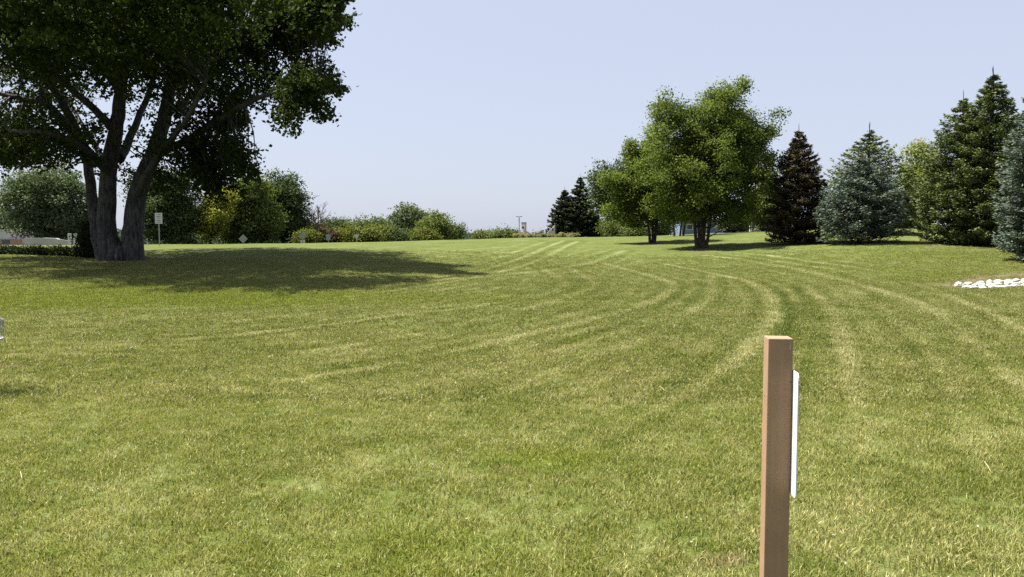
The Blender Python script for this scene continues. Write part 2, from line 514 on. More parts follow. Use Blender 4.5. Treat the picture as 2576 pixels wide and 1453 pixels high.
def lawn_attrs(X, Y):
    track = np.zeros(X.shape)
    msk = (Y > 2) & (Y < 95) & (np.abs(X) < 70)
    x, y = X[msk], Y[msk]
    tr = np.zeros(x.shape)
    wob = (vnoise(x, y, 0.8, 4) - 0.5) * 0.16
    for P, w, s in TRW:
        # widen slightly with distance: one sees the bent band, not the wheel line
        PA = np.array(P)
        ii = np.where((x > PA[:, 0].min() - 3) & (x < PA[:, 0].max() + 3) & (y > PA[:, 1].min() - 3) & (y < PA[:, 1].max() + 3))[0]
        if not len(ii): continue
        xx, yy = x[ii], y[ii]
        d = seg_dist(xx, yy, P) + wob[ii]
        ww = w * (0.27 + yy / 100.0)
        g = np.exp(-(d / ww) ** 2)
        brk = 0.62 + 0.5 * vnoise(xx, yy, 0.45, int(abs(P[0][0]) * 7) % 97)
        v = s * g * brk * np.clip((yy - 3.5) / 5, .25, 1)
        if s > 0: v -= 0.28 * s * np.exp(-((d - 2.3 * ww) / (1.1 * ww)) ** 2)
        tr[ii] += v
    # broad mowing bands far out
    tr = np.clip(tr, -1.2, 1.25)
    track[msk] = tr
    lush = np.zeros(X.shape)
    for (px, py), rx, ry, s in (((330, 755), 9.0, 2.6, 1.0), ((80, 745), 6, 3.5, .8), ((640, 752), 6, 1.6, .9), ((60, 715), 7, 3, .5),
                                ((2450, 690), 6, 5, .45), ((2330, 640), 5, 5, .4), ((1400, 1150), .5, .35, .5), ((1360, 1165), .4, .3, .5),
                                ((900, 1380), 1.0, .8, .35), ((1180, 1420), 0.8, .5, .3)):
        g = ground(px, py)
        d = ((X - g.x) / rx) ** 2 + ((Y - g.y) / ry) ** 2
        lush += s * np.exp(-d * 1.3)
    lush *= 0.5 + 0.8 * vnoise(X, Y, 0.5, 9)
    dirt_shade = np.zeros(X.shape)
    for pts, w, s in (([(2385, 718), (2420, 722), (2460, 702), (2576, 690), (2700, 684)], .45, .95),
                      ([(2576, 708), (2700, 700)], .7, .8),
                      ([(2333, 622), (2350, 621)], .25, .7),
                      ([(-60, 926), (0, 926), (45, 922)], .10, .95), ([(75, 984), (105, 983)], .05, .6),  # the basket's cast shadow, painted into the lawn colour
                      ([(1255, 1180), (1290, 1182)], .05, .6), ([(1780, 1418), (1850, 1412)], .06, .7)):
        P = [ground(a, b) for a, b in pts]
        d = seg_dist(X, Y, [(p.x, p.y) for p in P])
        dirt_shade += s * np.exp(-(d / w) ** 2)
    for (px, py), r_ in (((305, 657), 2.0), ((1764, 634), .9), ((1642, 617), .8)):
        g = ground(px, py); dirt_shade += 0.8 * np.exp(-(((X - g.x) ** 2 + (Y - g.y) ** 2) / r_ ** 2) ** 2)
    return track.astype(np.float32), np.clip(lush, 0, 1).astype(np.float32), np.clip(dirt_shade, 0, 1).astype(np.float32)

tsf = np.concatenate([np.linspace(-7, -1.1, 40)[:-1], np.linspace(-1.1, -.72, 40)[:-1], np.linspace(-.72, .72, 760), np.linspace(.72, 1.1, 40)[1:], np.linspace(1.1, 7, 40)[1:]])
Yg = np.concatenate([np.linspace(-7.9, 2, 24)[:-1], np.exp(np.linspace(math.log(2 + 6), math.log(95 + 6), 640)) - 6, np.geomspace(97, 3000, 70)])
Xg, YYg = fan_grid(Yg, tsf, 8.0)
Zg = height(Xg, YYg)
V = np.stack([Xg, YYg, Zg], 2).reshape(-1, 3)
lawn = raw_mesh('ground', V, grid_faces(len(Yg), len(tsf)), M_GROUND, smooth=True)
tag(lawn, kind='structure')
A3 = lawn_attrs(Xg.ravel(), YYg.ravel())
for n_, a_ in zip(('track', 'lush', 'dirt_shade'), A3):
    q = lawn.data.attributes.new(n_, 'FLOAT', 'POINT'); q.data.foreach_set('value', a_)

# --- grass: blades standing on the nearer lawn (one object, cannot be counted)
def tuft(name, nb, rad, hgt, wid, seed, mat=None):
    r = np.random.default_rng(seed)
    Vs, Fs, T = [], [], []
    for k in range(nb):
        a, q = r.random() * 6.283, rad * math.sqrt(r.random())
        x, y = q * math.cos(a), q * math.sin(a)
        h = hgt * (0.45 + 0.75 * r.random())
        ln = r.random() * 1.2 * h * (1 if r.random() < .8 else 1.6); la = r.random() * 6.283
        w = wid * (0.6 + 0.8 * r.random()); wa = r.random() * 6.283
        wx, wy = w * math.cos(wa) / 2, w * math.sin(wa) / 2
        mx, my = x + ln * .38 * math.cos(la), y + ln * .38 * math.sin(la)
        tx, ty = x + ln * math.cos(la), y + ln * math.sin(la)
        b = len(Vs)
        Vs += [(x - wx, y - wy, -.004), (x + wx, y + wy, -.004), (mx + wx * .9, my + wy * .9, h * .6), (mx - wx * .9, my - wy * .9, h * .6), (tx + wx * .2, ty + wy * .2, h), (tx - wx * .2, ty - wy * .2, h)]
        Fs += [(b, b + 1, b + 2, b + 3), (b + 3, b + 2, b + 4, b + 5)]
        t = r.random(); T += [t, min(1, t + .08)]
    me = bpy.data.meshes.new(name)
    me.from_pydata(Vs, [], Fs)
    q = me.attributes.new('tint', 'FLOAT', 'FACE'); q.data.foreach_set('value', T)
    me.materials.append(mat or M_BLADE)
    return bpy.data.objects.new(name, me)

def grass_object(name, Y0, Y1, dens, scale, tufts, nr, nc):
    ts = np.linspace(-.82, .82, nc)
    Ys = np.exp(np.linspace(math.log(Y0 + 4), math.log(Y1 + 4), nr)) - 4
    X, Y = np.meshgrid(ts, Ys); X = X * (Y + 1.2)
    V = np.stack([X, Y, height(X, Y) + .001], 2).reshape(-1, 3)
    o = raw_mesh(name, V, grid_faces(nr, nc), M_BLADE)
    x, y = X.ravel(), Y.ravel()
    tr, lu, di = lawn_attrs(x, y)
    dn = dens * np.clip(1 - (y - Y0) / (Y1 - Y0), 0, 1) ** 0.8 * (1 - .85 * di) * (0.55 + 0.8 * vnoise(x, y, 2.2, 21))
    for n_, a_ in (('track', tr), ('lush', lu), ('dirt_shade', di), ('dens', dn.astype(np.float32))):
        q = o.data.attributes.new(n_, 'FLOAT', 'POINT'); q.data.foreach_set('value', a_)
    ng = bpy.data.node_groups.new(name, 'GeometryNodeTree')
    ng.interface.new_socket('Geometry', in_out='INPUT', socket_type='NodeSocketGeometry')
    ng.interface.new_socket('Geometry', in_out='OUTPUT', socket_type='NodeSocketGeometry')
    L = ng.links.new
    gi, go = ng.nodes.new('NodeGroupInput'), ng.nodes.new('NodeGroupOutput')
    dp = ng.nodes.new('GeometryNodeDistributePointsOnFaces')
    na = ng.nodes.new('GeometryNodeInputNamedAttribute'); na.data_type = 'FLOAT'; na.inputs[0].default_value = 'dens'
    L(gi.outputs[0], dp.inputs['Mesh'])
    L(na.outputs[0], dp.inputs['Density'])
    g2i = ng.nodes.new('GeometryNodeGeometryToInstance')
    for t in tufts:
        oi = ng.nodes.new('GeometryNodeObjectInfo'); oi.inputs['Object'].default_value = t
        oi.inputs['As Instance'].default_value = True
        L(oi.outputs['Geometry'], g2i.inputs[0])
    # several tufts: join the instances, pick one at random
    ng.nodes.remove(g2i)
    jn = ng.nodes.new('GeometryNodeJoinGeometry')
    for n in [n for n in ng.nodes if n.bl_idname == 'GeometryNodeObjectInfo']: L(n.outputs['Geometry'], jn.inputs[0])
    ip = ng.nodes.new('GeometryNodeInstanceOnPoints')
    L(dp.outputs['Points'], ip.inputs['Points']); L(jn.outputs[0], ip.inputs['Instance'])
    ip.inputs['Pick Instance'].default_value = True
    ri = ng.nodes.new('FunctionNodeRandomValue'); ri.data_type = 'INT'
    ri.inputs['Min'].default_value = 0
    [s for s in ri.inputs if s.name == 'Max' and s.type == 'INT'][0].default_value = len(tufts) - 1
    [s for s in ri.inputs if s.name == 'Min' and s.type == 'INT'][0].default_value = 0
    L([s for s in ri.outputs if s.type == 'INT'][0], ip.inputs['Instance Index'])
    rr = ng.nodes.new('FunctionNodeRandomValue'); rr.data_type = 'FLOAT_VECTOR'
    rr.inputs[0].default_value = (-.12, -.12, 0); rr.inputs[1].default_value = (.12, .12, 6.283)
    L(rr.outputs[0], ip.inputs['Rotation'])
    rs = ng.nodes.new('FunctionNodeRandomValue'); rs.data_type = 'FLOAT'
    fs = [s for s in rs.inputs if s.type == 'VALUE']
    fs[0].default_value = .65 * scale; fs[1].default_value = 1.35 * scale
    L([s for s in rs.outputs if s.type == 'VALUE'][0], ip.inputs['Scale'])
    L(ip.outputs[0], go.inputs[0])
    md = o.modifiers.new('blades', 'NODES'); md.node_group = ng
    tag(o, 'short mown lawn grass, mixed green and straw coloured blades', 'grass', kind='stuff')
    return o
tf = [tuft('grass_tuft', 18, .055, .029, .0040, s) for s in range(5)]
grass_object('grass', 2.4, 14.0, 620, 1.0, tf, 160, 260)
tf2 = [tuft('grass_tuft_wide', 18, .10, .036, .0085, s + 9, M_BLADE_FAR) for s in range(4)]
grass_object('grass_further', 7.5, 44.0, 120, 1.0, tf2, 220, 300)

# ------------------------------------------------------------------ foliage builders
def unit(v): return v / (np.linalg.norm(v, axis=-1, keepdims=True) + 1e-9)
def rhombs(C, A, B, l, w):
    """leaf quads: centre C, long axis A, cross axis B"""
    A = A * (l[:, None] / 2); B = B * (w[:, None] / 2)
    V = np.stack([C - A, C + B - A * .15, C + A, C - B - A * .15], 1).reshape(-1, 3)
    Fq = np.arange(len(C) * 4).reshape(-1, 4)
    return V, Fq
def leaves(C, n, spread, size, rng, up=0.5, drift=None, tint_c=None, aspect=.62, outd=None):
    """n leaves about each cluster centre C; spread (3,) or (N,3)"""
    N_ = len(C)
    P = np.repeat(C, n, 0) + rng.normal(size=(N_ * n, 3)) * (np.repeat(spread, n, 0) if np.ndim(spread) == 2 else np.asarray(spread))
    if drift is not None:
        s = rng.random((N_ * n, 1)) * 2 - 1
        C0 = np.repeat(C, n, 0)
        P = C0 + (P - C0) * (1.25 - .85 * (s + 1) / 2) + np.repeat(drift, n, 0) * s
    nrm = unit(rng.normal(size=P.shape) * .7 + np.array([0, 0, up]) + (0 if outd is None else np.repeat(outd, n, 0) * .55))
    a = unit(np.cross(nrm, rng.normal(size=P.shape)))
    b = np.cross(nrm, a)
    l = size * (.65 + .7 * rng.random(len(P)))
    V, Fq = rhombs(P, a, b, l, l * aspect * (.8 + .5 * rng.random(len(P))))
    tc = rng.random(N_) if tint_c is None else tint_c
    tint = np.clip(np.repeat(tc, n) * .62 + rng.random(N_ * n) * .38, 0, 1)
    return V, Fq, tint
def sample_lobes(lobes, n, rng, shell=.35, wexp=.75):
    """lobes: (cx,cy,cz,rx,ry,rz); points through the volume, crowding to the surface"""
    L = np.array(lobes, float)
    w = (L[:, 3] * L[:, 4] * L[:, 5]) ** wexp; w /= w.sum()
    k = rng.choice(len(L), n, p=w)
    d = unit(rng.normal(size=(n, 3)))
    r = (shell + (1 - shell) * rng.random(n) ** .8)[:, None]
    P = L[k, :3] + d * r * L[k, 3:6]
    return P, d, k
def px_lobes(lst, Y, depth=1.0):
    out = []
    for l in lst:
        px, py, rx, ry = l[:4]
        dy = l[4] if len(l) > 4 else 0
        dr = l[5] if len(l) > 5 else None
        c = at(px, py, Y + dy)
        a, b = rx * ppm(Y + dy), ry * ppm(Y + dy)
        out.append((c.x, c.y, c.z, a, dr if dr else max(a, b) * depth if not dr else dr, b))
    return out
def limb_mesh(name, chains, mat, parent, n=9, wob=0.0):
    mb = MB()
    for pts, rad in chains:
        mb.tube(pts, rad, n)
    return mb.build(name, mat, parent, smooth=True)
def smooth_chain(pts, r0, r1, n=10, jit=0.0, rng=random, pw=.8):
    P = chaikin3([Vector(p) for p in pts], 2)
    m = len(P)
    rad = [r0 + (r1 - r0) * (i / (m - 1)) ** pw for i in range(m)]
    if jit:
        P = [p + Vector((rng.uniform(-jit, jit), rng.uniform(-jit, jit), rng.uniform(-jit, jit))) * (1 if 0 < i < m - 1 else 0) for i, p in enumerate(P)]
    return P, rad
def chaikin3(P, n):
    for _ in range(n):
        Q = [P[0]]
        for a, b in zip(P, P[1:]): Q += [a * .75 + b * .25, a * .25 + b * .75]
        Q.append(P[-1]); P = Q
    return P

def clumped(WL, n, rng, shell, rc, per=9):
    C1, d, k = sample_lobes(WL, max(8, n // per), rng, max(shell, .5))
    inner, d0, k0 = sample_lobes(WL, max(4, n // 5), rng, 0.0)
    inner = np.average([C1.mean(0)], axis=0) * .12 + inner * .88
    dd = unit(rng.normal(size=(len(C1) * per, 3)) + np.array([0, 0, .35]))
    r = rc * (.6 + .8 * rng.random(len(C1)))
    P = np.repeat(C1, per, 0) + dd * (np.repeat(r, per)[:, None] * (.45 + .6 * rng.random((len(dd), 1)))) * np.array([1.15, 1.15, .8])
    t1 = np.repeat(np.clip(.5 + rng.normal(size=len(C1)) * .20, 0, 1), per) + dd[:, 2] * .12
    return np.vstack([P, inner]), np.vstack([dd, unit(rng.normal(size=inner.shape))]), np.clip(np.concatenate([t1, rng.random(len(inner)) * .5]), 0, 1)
def broadleaf(name, px, Y, lobes, nclus, nleaf, size, mat, bark, label, cat='tree', group=None, stems=((0, 0),), trunk_r=.18,
              spread=None, seed=1, up=.5, shell=.35, trunk_top=None, base=None, twigs=60, rc=None):
    """a broad-leaved tree: Empty > trunk (stems and limbs), crown; lobes in reference pixels"""
    rng = np.random.default_rng(seed); rnd = random.Random(seed)
    f = base if base is not None else foot(px, Y)
    root = empty(name, f, label, cat, group)
    WL = px_lobes(lobes, Y)
    rcl = rc if rc else 3.9 * size
    P, dd, tc = clumped(WL, nclus, rng, shell, rcl)
    kp = P[:, 2] > f.z + .12
    P, dd, tc = P[kp], dd[kp], tc[kp]
    sp = np.array([size * 1.7, size * 1.7, size * 1.1]) if spread is None else np.array(spread)
    # coherent light and dark clumps
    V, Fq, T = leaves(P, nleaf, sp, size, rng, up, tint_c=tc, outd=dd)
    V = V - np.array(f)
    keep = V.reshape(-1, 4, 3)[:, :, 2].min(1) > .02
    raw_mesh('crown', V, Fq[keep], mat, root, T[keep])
    zc = np.mean([l[2] for l in WL]); top = max(l[2] + l[5] * .6 for l in WL)
    ch = []
    for sx, lean in stems:
        x0 = sx
        tgt = WL[rnd.randrange(len(WL))]
        hh = (trunk_top or (zc - f.z))
        pts = [(x0, 0, -.15), (x0 + lean * .3, rnd.uniform(-.1, .1), hh * .35), (x0 + lean, rnd.uniform(-.2, .2), hh * .75), (x0 + lean * 1.8, rnd.uniform(-.3, .3), (top - f.z) * .9)]
        r0 = trunk_r
        c_ = smooth_chain(pts, r0, r0 * .18, jit=r0 * .12, rng=rnd)
        c_[1][0] = r0 * 1.35
        ch.append(c_)
    for i in range(twigs):
        q = P[rng.integers(len(P))] - np.array(f)
        st = ch[rnd.randrange(len(stems))][0]
        j = min(len(st) - 2, max(2, int(len(st) * rnd.uniform(.25, .85))))
        s = st[j]
        if q[2] < s.z: s = st[max(2, j // 2)]
        m = Vector(q) * .5 + s * .5 + Vector((0, 0, -.08 * (Vector(q) - s).length))
        ch.append(([s, m, Vector(q)], [trunk_r * .28, trunk_r * .16, trunk_r * .06]))
    limb_mesh('trunk', ch, bark, root, 8)
    return root

def spruce(name, px, Y, top_y, half_px, mat, label, seed, group=None, nb=13, levels=None, nq=70, size=.20, base_y=None, droop=.12,
           dx=0.0, leader=1, cone=.8, pk=2.5, bot=.02, tip=.55):
    rng = np.random.default_rng(seed)
    f = foot(px, Y)
    top = at(px, top_y, Y).z - f.z
    Rm = half_px * ppm(Y) * .97
    root = empty(name, f, label, 'spruce tree', group)
    lv = levels or int(top / .30)
    C, A, B, T = [], [], [], []
    for i in range(lv):
        u = (i + .5) / lv                              # 0 bottom, 1 top
        z = bot + .4 * droop * Rm * (1 - u) + (top - bot - droop * Rm) * u ** .95
        prof = (1 - u ** pk) * (1 - .10 * math.exp(-u * 9))
        k = max(6, int(nb * 1.35 * (.35 + .65 * prof)))
        th0 = rng.random() * 6.283
        for j in range(k):
            th = th0 + 6.283 * j / k + rng.normal() * .16
            L = Rm * prof * (.80 + .30 * rng.random()) + .10
            if rng.random() < .14: L *= .74
            zj = rng.uniform(-.5, .5) * (top - bot) / lv * 1.1
            n = int(nq * 1.75 * (.22 + .78 * L / Rm))
            s = rng.random(n) ** .55                     # more needles towards the tip
            wid = (.10 + .34 * L * (1 - s) * (s + .25)) + .04
            v = rng.normal(size=n) * wid * .62
            up_ = rng.normal() * .06
            dz = L * ((up_ - droop) * s + (droop + .10) * s ** 3) + z + zj
            dz = dz + rng.normal(size=n) * (.03 + .016 * L)
            o, q = np.array([math.cos(th), math.sin(th)]), np.array([-math.sin(th), math.cos(th)])
            xy = (s * L)[:, None] * o + v[:, None] * q
            C.append(np.column_stack([xy, dz]))
            sd = np.sign(v)[:, None] * (.5 + rng.random((n, 1)) * .7)
            a = np.column_stack([o[None] + sd * q[None] * .9, rng.normal(size=n) * .35 + .12])
            A.append(unit(a + rng.normal(size=(n, 3)) * .22))
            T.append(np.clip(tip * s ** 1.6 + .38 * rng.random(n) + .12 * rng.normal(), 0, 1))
    C, A, T = np.vstack(C), np.vstack(A), np.concatenate(T)
    Bv = unit(np.cross(A, unit(rng.normal(size=A.shape) * .55 + np.array([0, 0, 1]))))
    l = size * (.6 + .8 * rng.random(len(C)))
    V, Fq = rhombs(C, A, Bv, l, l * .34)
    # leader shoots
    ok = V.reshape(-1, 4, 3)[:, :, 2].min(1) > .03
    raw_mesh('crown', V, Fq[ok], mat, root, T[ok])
    mb = MB()
    mb.tube([(0, 0, -.15), (0, 0, top * .5), (.02, 0, top * .97)], [Rm * .07 + .04, Rm * .045 + .02, .018], 8)
    for q in range(leader):
        a = rng.random() * 6.28
        mb.tube([(0, 0, top * .95), (.06 * math.cos(a) * q, .05, top + .1), (.09 * math.cos(a) * q, .04, top + .26 * (1 - .2 * q))], [.02, .016, .006], 5)
    mb.build('trunk', M_BARKD, root, smooth=True)
    return root

# ------------------------------------------------------------------ the big maple
def maple():
    rng = np.random.default_rng(77); rnd = random.Random(3)
    Y = 38.0
    f = ground(305, 656); Y = f.y
    root = empty('maple_tree', f, 'huge spreading dark maple with several stout grey stems on the left lawn', 'tree')
    fwd = lambda px: -6.0 * min(1, max(0, (px - 400) / 400))      # the right-hand boughs reach towards the camera
    def W(px, py, dy=0.0): return at(px, py, Y + dy + fwd(px))
    # stems and limbs (reference pixels, depth offset, start radius, end radius)
    S = [
     ([(276, 664, .1), (270, 600, .1), (268, 520, 0), (272, 430, -.2), (292, 320, -.3), (303, 240, 0), (306, 140, .5), (312, 30, 1), (318, -90, 1.5)], .50, .12),
     ([(335, 664, 0), (333, 600, 0), (340, 520, .2), (362, 440, .4), (392, 375, .8), (416, 295, 1), (428, 225, 1.2), (447, 105, 1.6), (470, -40, 2), (480, -120, 2)], .53, .12),
     ([(262, 664, 1.2), (246, 600, 1.6), (232, 500, 2.2), (222, 400, 2.6), (170, 275, 3), (118, 205, 3), (104, 150, 3.2), (35, 60, 3.5), (-30, -40, 3.5)], .36, .09),
     ([(243, 409, 2.4), (180, 330, 1), (121, 257, 0), (69, 253, -.5), (0, 238, -1), (-120, 200, -1)], .26, .06),
     ([(104, 160, 3), (40, 128, 2), (-40, 118, 1.5), (-150, 90, 1)], .18, .05),
     ([(290, 335, -.2), (253, 288, -1), (180, 225, -2), (130, 185, -2.8), (90, 90, -4)], .24, .07),
     ([(300, 400, .5), (318, 370, 1.5), (340, 312, 2.5), (375, 236, 3.5), (395, 150, 4.5), (400, 40, 5.5)], .26, .08),
     ([(385, 395, .8), (430, 372, 0), (485, 345, -1), (590, 277, -1.6), (659, 240, -1.8), (740, 222, -1.6), (800, 215, -1.5)], .26, .04),
     ([(432, 210, 1.2), (480, 165, .5), (541, 132, 0), (624, 83, 0), (700, 60, 0), (780, 45, .4)], .2, .04),
     ([(400, 370, .8), (450, 362, 2), (510, 372, 3), (560, 398, 3.6), (600, 420, 4)], .17, .03),
     ([(440, 130, 1.5), (500, 60, 3), (560, -20, 4.5), (620, -90, 6)], .2, .05),
     ([(272, 440, -.2), (230, 390, -2), (180, 350, -4), (100, 330, -5.5), (20, 330, -6)], .2, .05),
     ([(345, 500, .3), (380, 420, -1.6), (430, 350, -3), (480, 290, -4.5), (520, 200, -5.5)], .24, .06),
     ([(303, 240, 0), (260, 150, -2), (230, 60, -4), (200, -60, -5)], .22, .06),
     ([(306, 140, .5), (350, 60, -2), (400, -40, -4), (440, -120, -5)], .2, .06),
     ([(272, 430, 0), (240, 370, 3), (200, 300, 5.5), (150, 220, 7)], .2, .06),
     ([(416, 295, 1), (470, 250, 3.5), (540, 190, 5.5), (590, 160, 7)], .18, .05)]
    ch = []; skel = []
    for pts, r0, r1 in S:
        P = [W(*p) - f for p in pts]
        c = smooth_chain(P, r0, r1, jit=.035, rng=rnd, pw=(1.15 if len(ch) < 2 else .8))
        ch.append(c)
        for p, r in zip(*c): skel.append((p.x, p.y, p.z, r))
    for c in ch[:3]:
        c[1][0] *= 1.22; c[1][1] *= 1.12; c[1][2] *= 1.05
    mb = MB()
    for P, r in ch: mb.tube(P, r, 14)
    # buttress of the joined base
    for k in range(9):
        a = k / 9 * 6.283
        q = Vector((math.cos(a) * .42 + .02, math.sin(a) * .36, 0))
        tx = -.62 if k % 9 in (3, 4, 5, 6) else .45
        tgt = Vector((tx, .05, 1.9))
        if k in (2, 7): tgt = Vector((-.08, .0, .95))
        mb.tube([q * 1.75 + Vector((0, 0, -.15)), q * 1.35 + Vector((0, 0, .15)), q * 1.0 + Vector((0, 0, .55)), q * .35 + tgt * .65, tgt], [.2, .22, .24, .2, .06], 8)
    skel = np.array(skel)
    lob = [(140, 90, 220, 150, 0, 5.5), (330, 40, 240, 160, 0, 7.5), (460, 150, 190, 150, 0, 6.5), (600, 55, 150, 95, 0, 4.5), (745, 25, 85, 45, 0, 2.2),
           (790, 60, 50, 30, .5, 1.2), (570, 240, 120, 95, 0, 4.5), (690, 210, 100, 60, -1.5, 2.8), (740, 205, 60, 48, 0, 2.0), (650, 180, 80, 60, 1, 2.5), (600, 280, 80, 60, 1, 2.5), (795, 217, 62, 24, -1.6, 1.2), (752, 250, 40, 22, -1, 1.0), (600, 325, 62, 52, 1, 2.6), (640, 300, 45, 35, -1, 1.4),
           (555, 400, 66, 46, 3, 2.2), (585, 425, 40, 32, 3, 1.4), (520, 440, 34, 34, 3, 1.3), (90, 330, 170, 72, -3, 4.0), (0, 330, 150, 70, 0, 4.0), (60, 385, 80, 30, -4, 1.8), (-140, 170, 220, 190, 0, 6.0),
           (270, -170, 390, 190, 0, 9.0), (170, 380, 80, 44, -3, 2.5), (90, 375, 110, 50, 2, 3), (470, 420, 60, 45, 1, 2.4), (330, 440, 30, 40, 4.5, 1.4), (520, 350, 60, 50, -1, 2.4), (645, 335, 42, 36, 2, 1.6), (700, 285, 42, 26, 1, 1.4), (30, 395, 70, 28, 1, 2), (215, 400, 40, 40, -2, 1.6), (420, 440, 46, 44, 4, 2), (455, 400, 50, 50, -1, 2.2), (385, 470, 30, 36, 4, 1.4), (250, 330, 60, 40, -4, 1.6), (450, 330, 90, 85, -2, 3.0), (430, 400, 70, 50, 2, 2.2), (300, 90, 280, 170, -7, 4.5), (420, 50, 200, 110, -9, 3.5), (480, 20, 200, 90, -11, 3.5), (200, 60, 220, 90, -11.5, 3.5), (650, 0, 130, 70, -7, 3), (0, 20, 200, 120, -9, 3.5), (340, -40, 260, 90, -12, 3.5), (300, 120, 280, 170, 7, 4.0), (120, 200, 200, 130, 4, 5), (640, 130, 80, 40, 0, 2.5)]
    lob = [l[:4] + (l[4] + fwd(l[0]),) + l[5:] for l in lob]
    WL = px_lobes(lob, Y)
    P, d, k = sample_lobes(WL, 5300, rng, .25)
    P2, d2, k2 = sample_lobes(px_lobes([(250, -170, 390, 180, 0, 9.0), (190, -260, 280, 150, 0, 7), (420, -150, 200, 130, 0, 6), (250, -120, 350, 110, -9, 5)], Y), 2600, rng, .1)  # unseen upper crown, added dense so the cast shadow is solid
    P2 = P2[P2[:, 2] > f.z + 13.2]
    P3, d3, k3 = sample_lobes(px_lobes([(540, -95, 130, 62, -12.5, 3), (400, -95, 150, 62, -13.5, 3), (230, -95, 170, 62, -13, 3.2), (60, -90, 170, 70, -11, 3.5), (-120, -40, 190, 90, -8, 4), (-160, 120, 130, 110, -6, 4)], Y), 900, rng, .1)  # unseen boughs above and left of frame, added to extend the shadow
    P2 = np.vstack([P2, P3])
    SPR = [(680, 228, 868, 218), (700, 238, 822, 268), (690, 200, 842, 186), (640, 250, 754, 300), (660, 180, 748, 150), (740, 60, 857, 25), (720, 90, 826, 86), (700, 60, 856, 46),
           (620, 262, 690, 302), (590, 300, 670, 350), (560, 350, 642, 425), (550, 370, 602, 430), (520, 390, 546, 476), (490, 390, 520, 470), (740, 20, 852, 0), (680, 100, 772, 118),
           (640, 20, 800, -30), (560, 300, 650, 330), (480, 380, 500, 440), (660, 215, 800, 205), (560, 420, 590, 465)]
    ex = []
    for x0, y0, x1, y1 in SPR:
        d0 = rng.uniform(-2.5, 2.0)
        m_ = max(8, int(math.hypot(x1 - x0, y1 - y0) / 2.1))
        for q in range(m_):
            s_ = (q + rng.random()) / m_
            sp_ = 19 * (1 - .72 * s_)
            ex.append(tuple(at(x0 + (x1 - x0) * s_ + rng.normal() * 3, y0 + (y1 - y0) * s_ + rng.normal() * sp_ * .55, Y + fwd(x0 + (x1 - x0) * s_) + d0 + rng.normal() * .4)))
    nex = len(ex)
    P = np.vstack([P, P2, np.array(ex)])
    P = P - np.array(f)
    P = P[P[:, 2] > 2.6]
    # keep the middle, where the limbs run, more open
    ax = np.hypot(P[:, 0] - .3, P[:, 1])
    keep = ~((ax < 4.6) & (P[:, 2] < 9.0) & (P[:, 2] > 4.5) & (rng.random(len(P)) < .62)) & (vnoise(P[:, 0] + .4 * P[:, 1], P[:, 2] + .2 * P[:, 1], .8, 31) > .34)
    keep |= P[:, 2] > 13.4
    keep &= ~((P[:, 0] < -3.0) & (P[:, 2] > 6.8) & (P[:, 2] < 11) & (rng.random(len(P)) < .5))
    keep &= ~((P[:, 0] > 2.0) & (P[:, 2] < 9.5) & (rng.random(len(P)) < .36))
    P = P[keep]
    # outward direction from nearest limb
    D = np.linalg.norm(P[:, None, :] - skel[None, :, :3], axis=2)
    nn = D.argmin(1); S0 = skel[nn, :3]
    out = P - S0
    ln = np.linalg.norm(out, axis=1)
    o = unit(out + rng.normal(size=P.shape) * .35 + np.array([.0, 0, -.12])) * .78
    tc = np.clip(.36 + .5 * (vnoise(P[:, 0], P[:, 2], .5, 8) - .5) + rng.normal(size=len(P)) * .16, 0, 1)
    Vv, Fq, T = leaves(P, 44, (.20, .20, .12), .165, rng, .55, drift=o, tint_c=tc, aspect=.72)
    raw_mesh('crown', Vv, Fq, M_MAPLE, root, T)
    for i in np.where(ln < 3.0)[0][::3]:
        a, b = Vector(S0[i]), Vector(P[i])
        m = (a + b) * .5 + Vector((rnd.uniform(-.15, .15), rnd.uniform(-.15, .15), .06 * ln[i]))
        r = min(skel[nn[i], 3] * .4, .014 + .008 * ln[i])
        e = b + Vector(o[i]) * .9
        mb.tube([a, m, b, e], [r, r * .7, r * .42, .008], 5, cap=False)
    mb.build('trunk', M_BARK, root, smooth=True)
maple()

# ------------------------------------------------------------------ middle and far trees
RB = 'river birches on the right lawn'
broadleaf('birch_tree', 1765, 48, [(1765, 420, 130, 120), (1850, 268, 62, 66), (1768, 262, 42, 40), (1696, 285, 52, 58), (1905, 325, 46, 46), (1880, 350, 66, 62), (1895, 410, 58, 66), (1780, 300, 60, 60), (1935, 300, 20, 26), (1715, 350, 88, 84), (1670, 410, 60, 60), (1850, 370, 88, 80),
           (1700, 450, 90, 90), (1860, 470, 82, 90), (1770, 500, 120, 62), (1925, 430, 30, 50), (1690, 520, 60, 46), (1840, 540, 62, 30), (1740, 545, 40, 24), (1790, 340, 80, 90)],
          2800, 40, .125, M_BIRCH, M_BARKB, 'tallest full-leaved birch with shaggy clustered stems, centre of the right grove', 'tree', RB,
          stems=((-.30, -.6), (-.13, -.2), (.10, .25), (.28, .7), (.0, .05)), trunk_r=.128, seed=21, twigs=110, spread=(.22, .22, .15), rc=.52)
broadleaf('birch_tree', 1642, 55, [(1640, 430, 62, 80), (1605, 385, 36, 42), (1660, 370, 40, 40), (1585, 400, 18, 26), (1600, 480, 50, 55), (1660, 500, 60, 55), (1600, 540, 45, 32), (1650, 560, 42, 22), (1560, 500, 44, 46), (1540, 470, 28, 30), (1550, 545, 32, 18)],
          1100, 36, .14, M_BIRCH, M_BARKB, 'forked birch left of the tallest one, thin forked stems', 'tree', RB,
          stems=((-.15, -.6), (.12, .45), (0, 0)), trunk_r=.12, seed=22, twigs=70, spread=(.2, .2, .14), rc=.5)
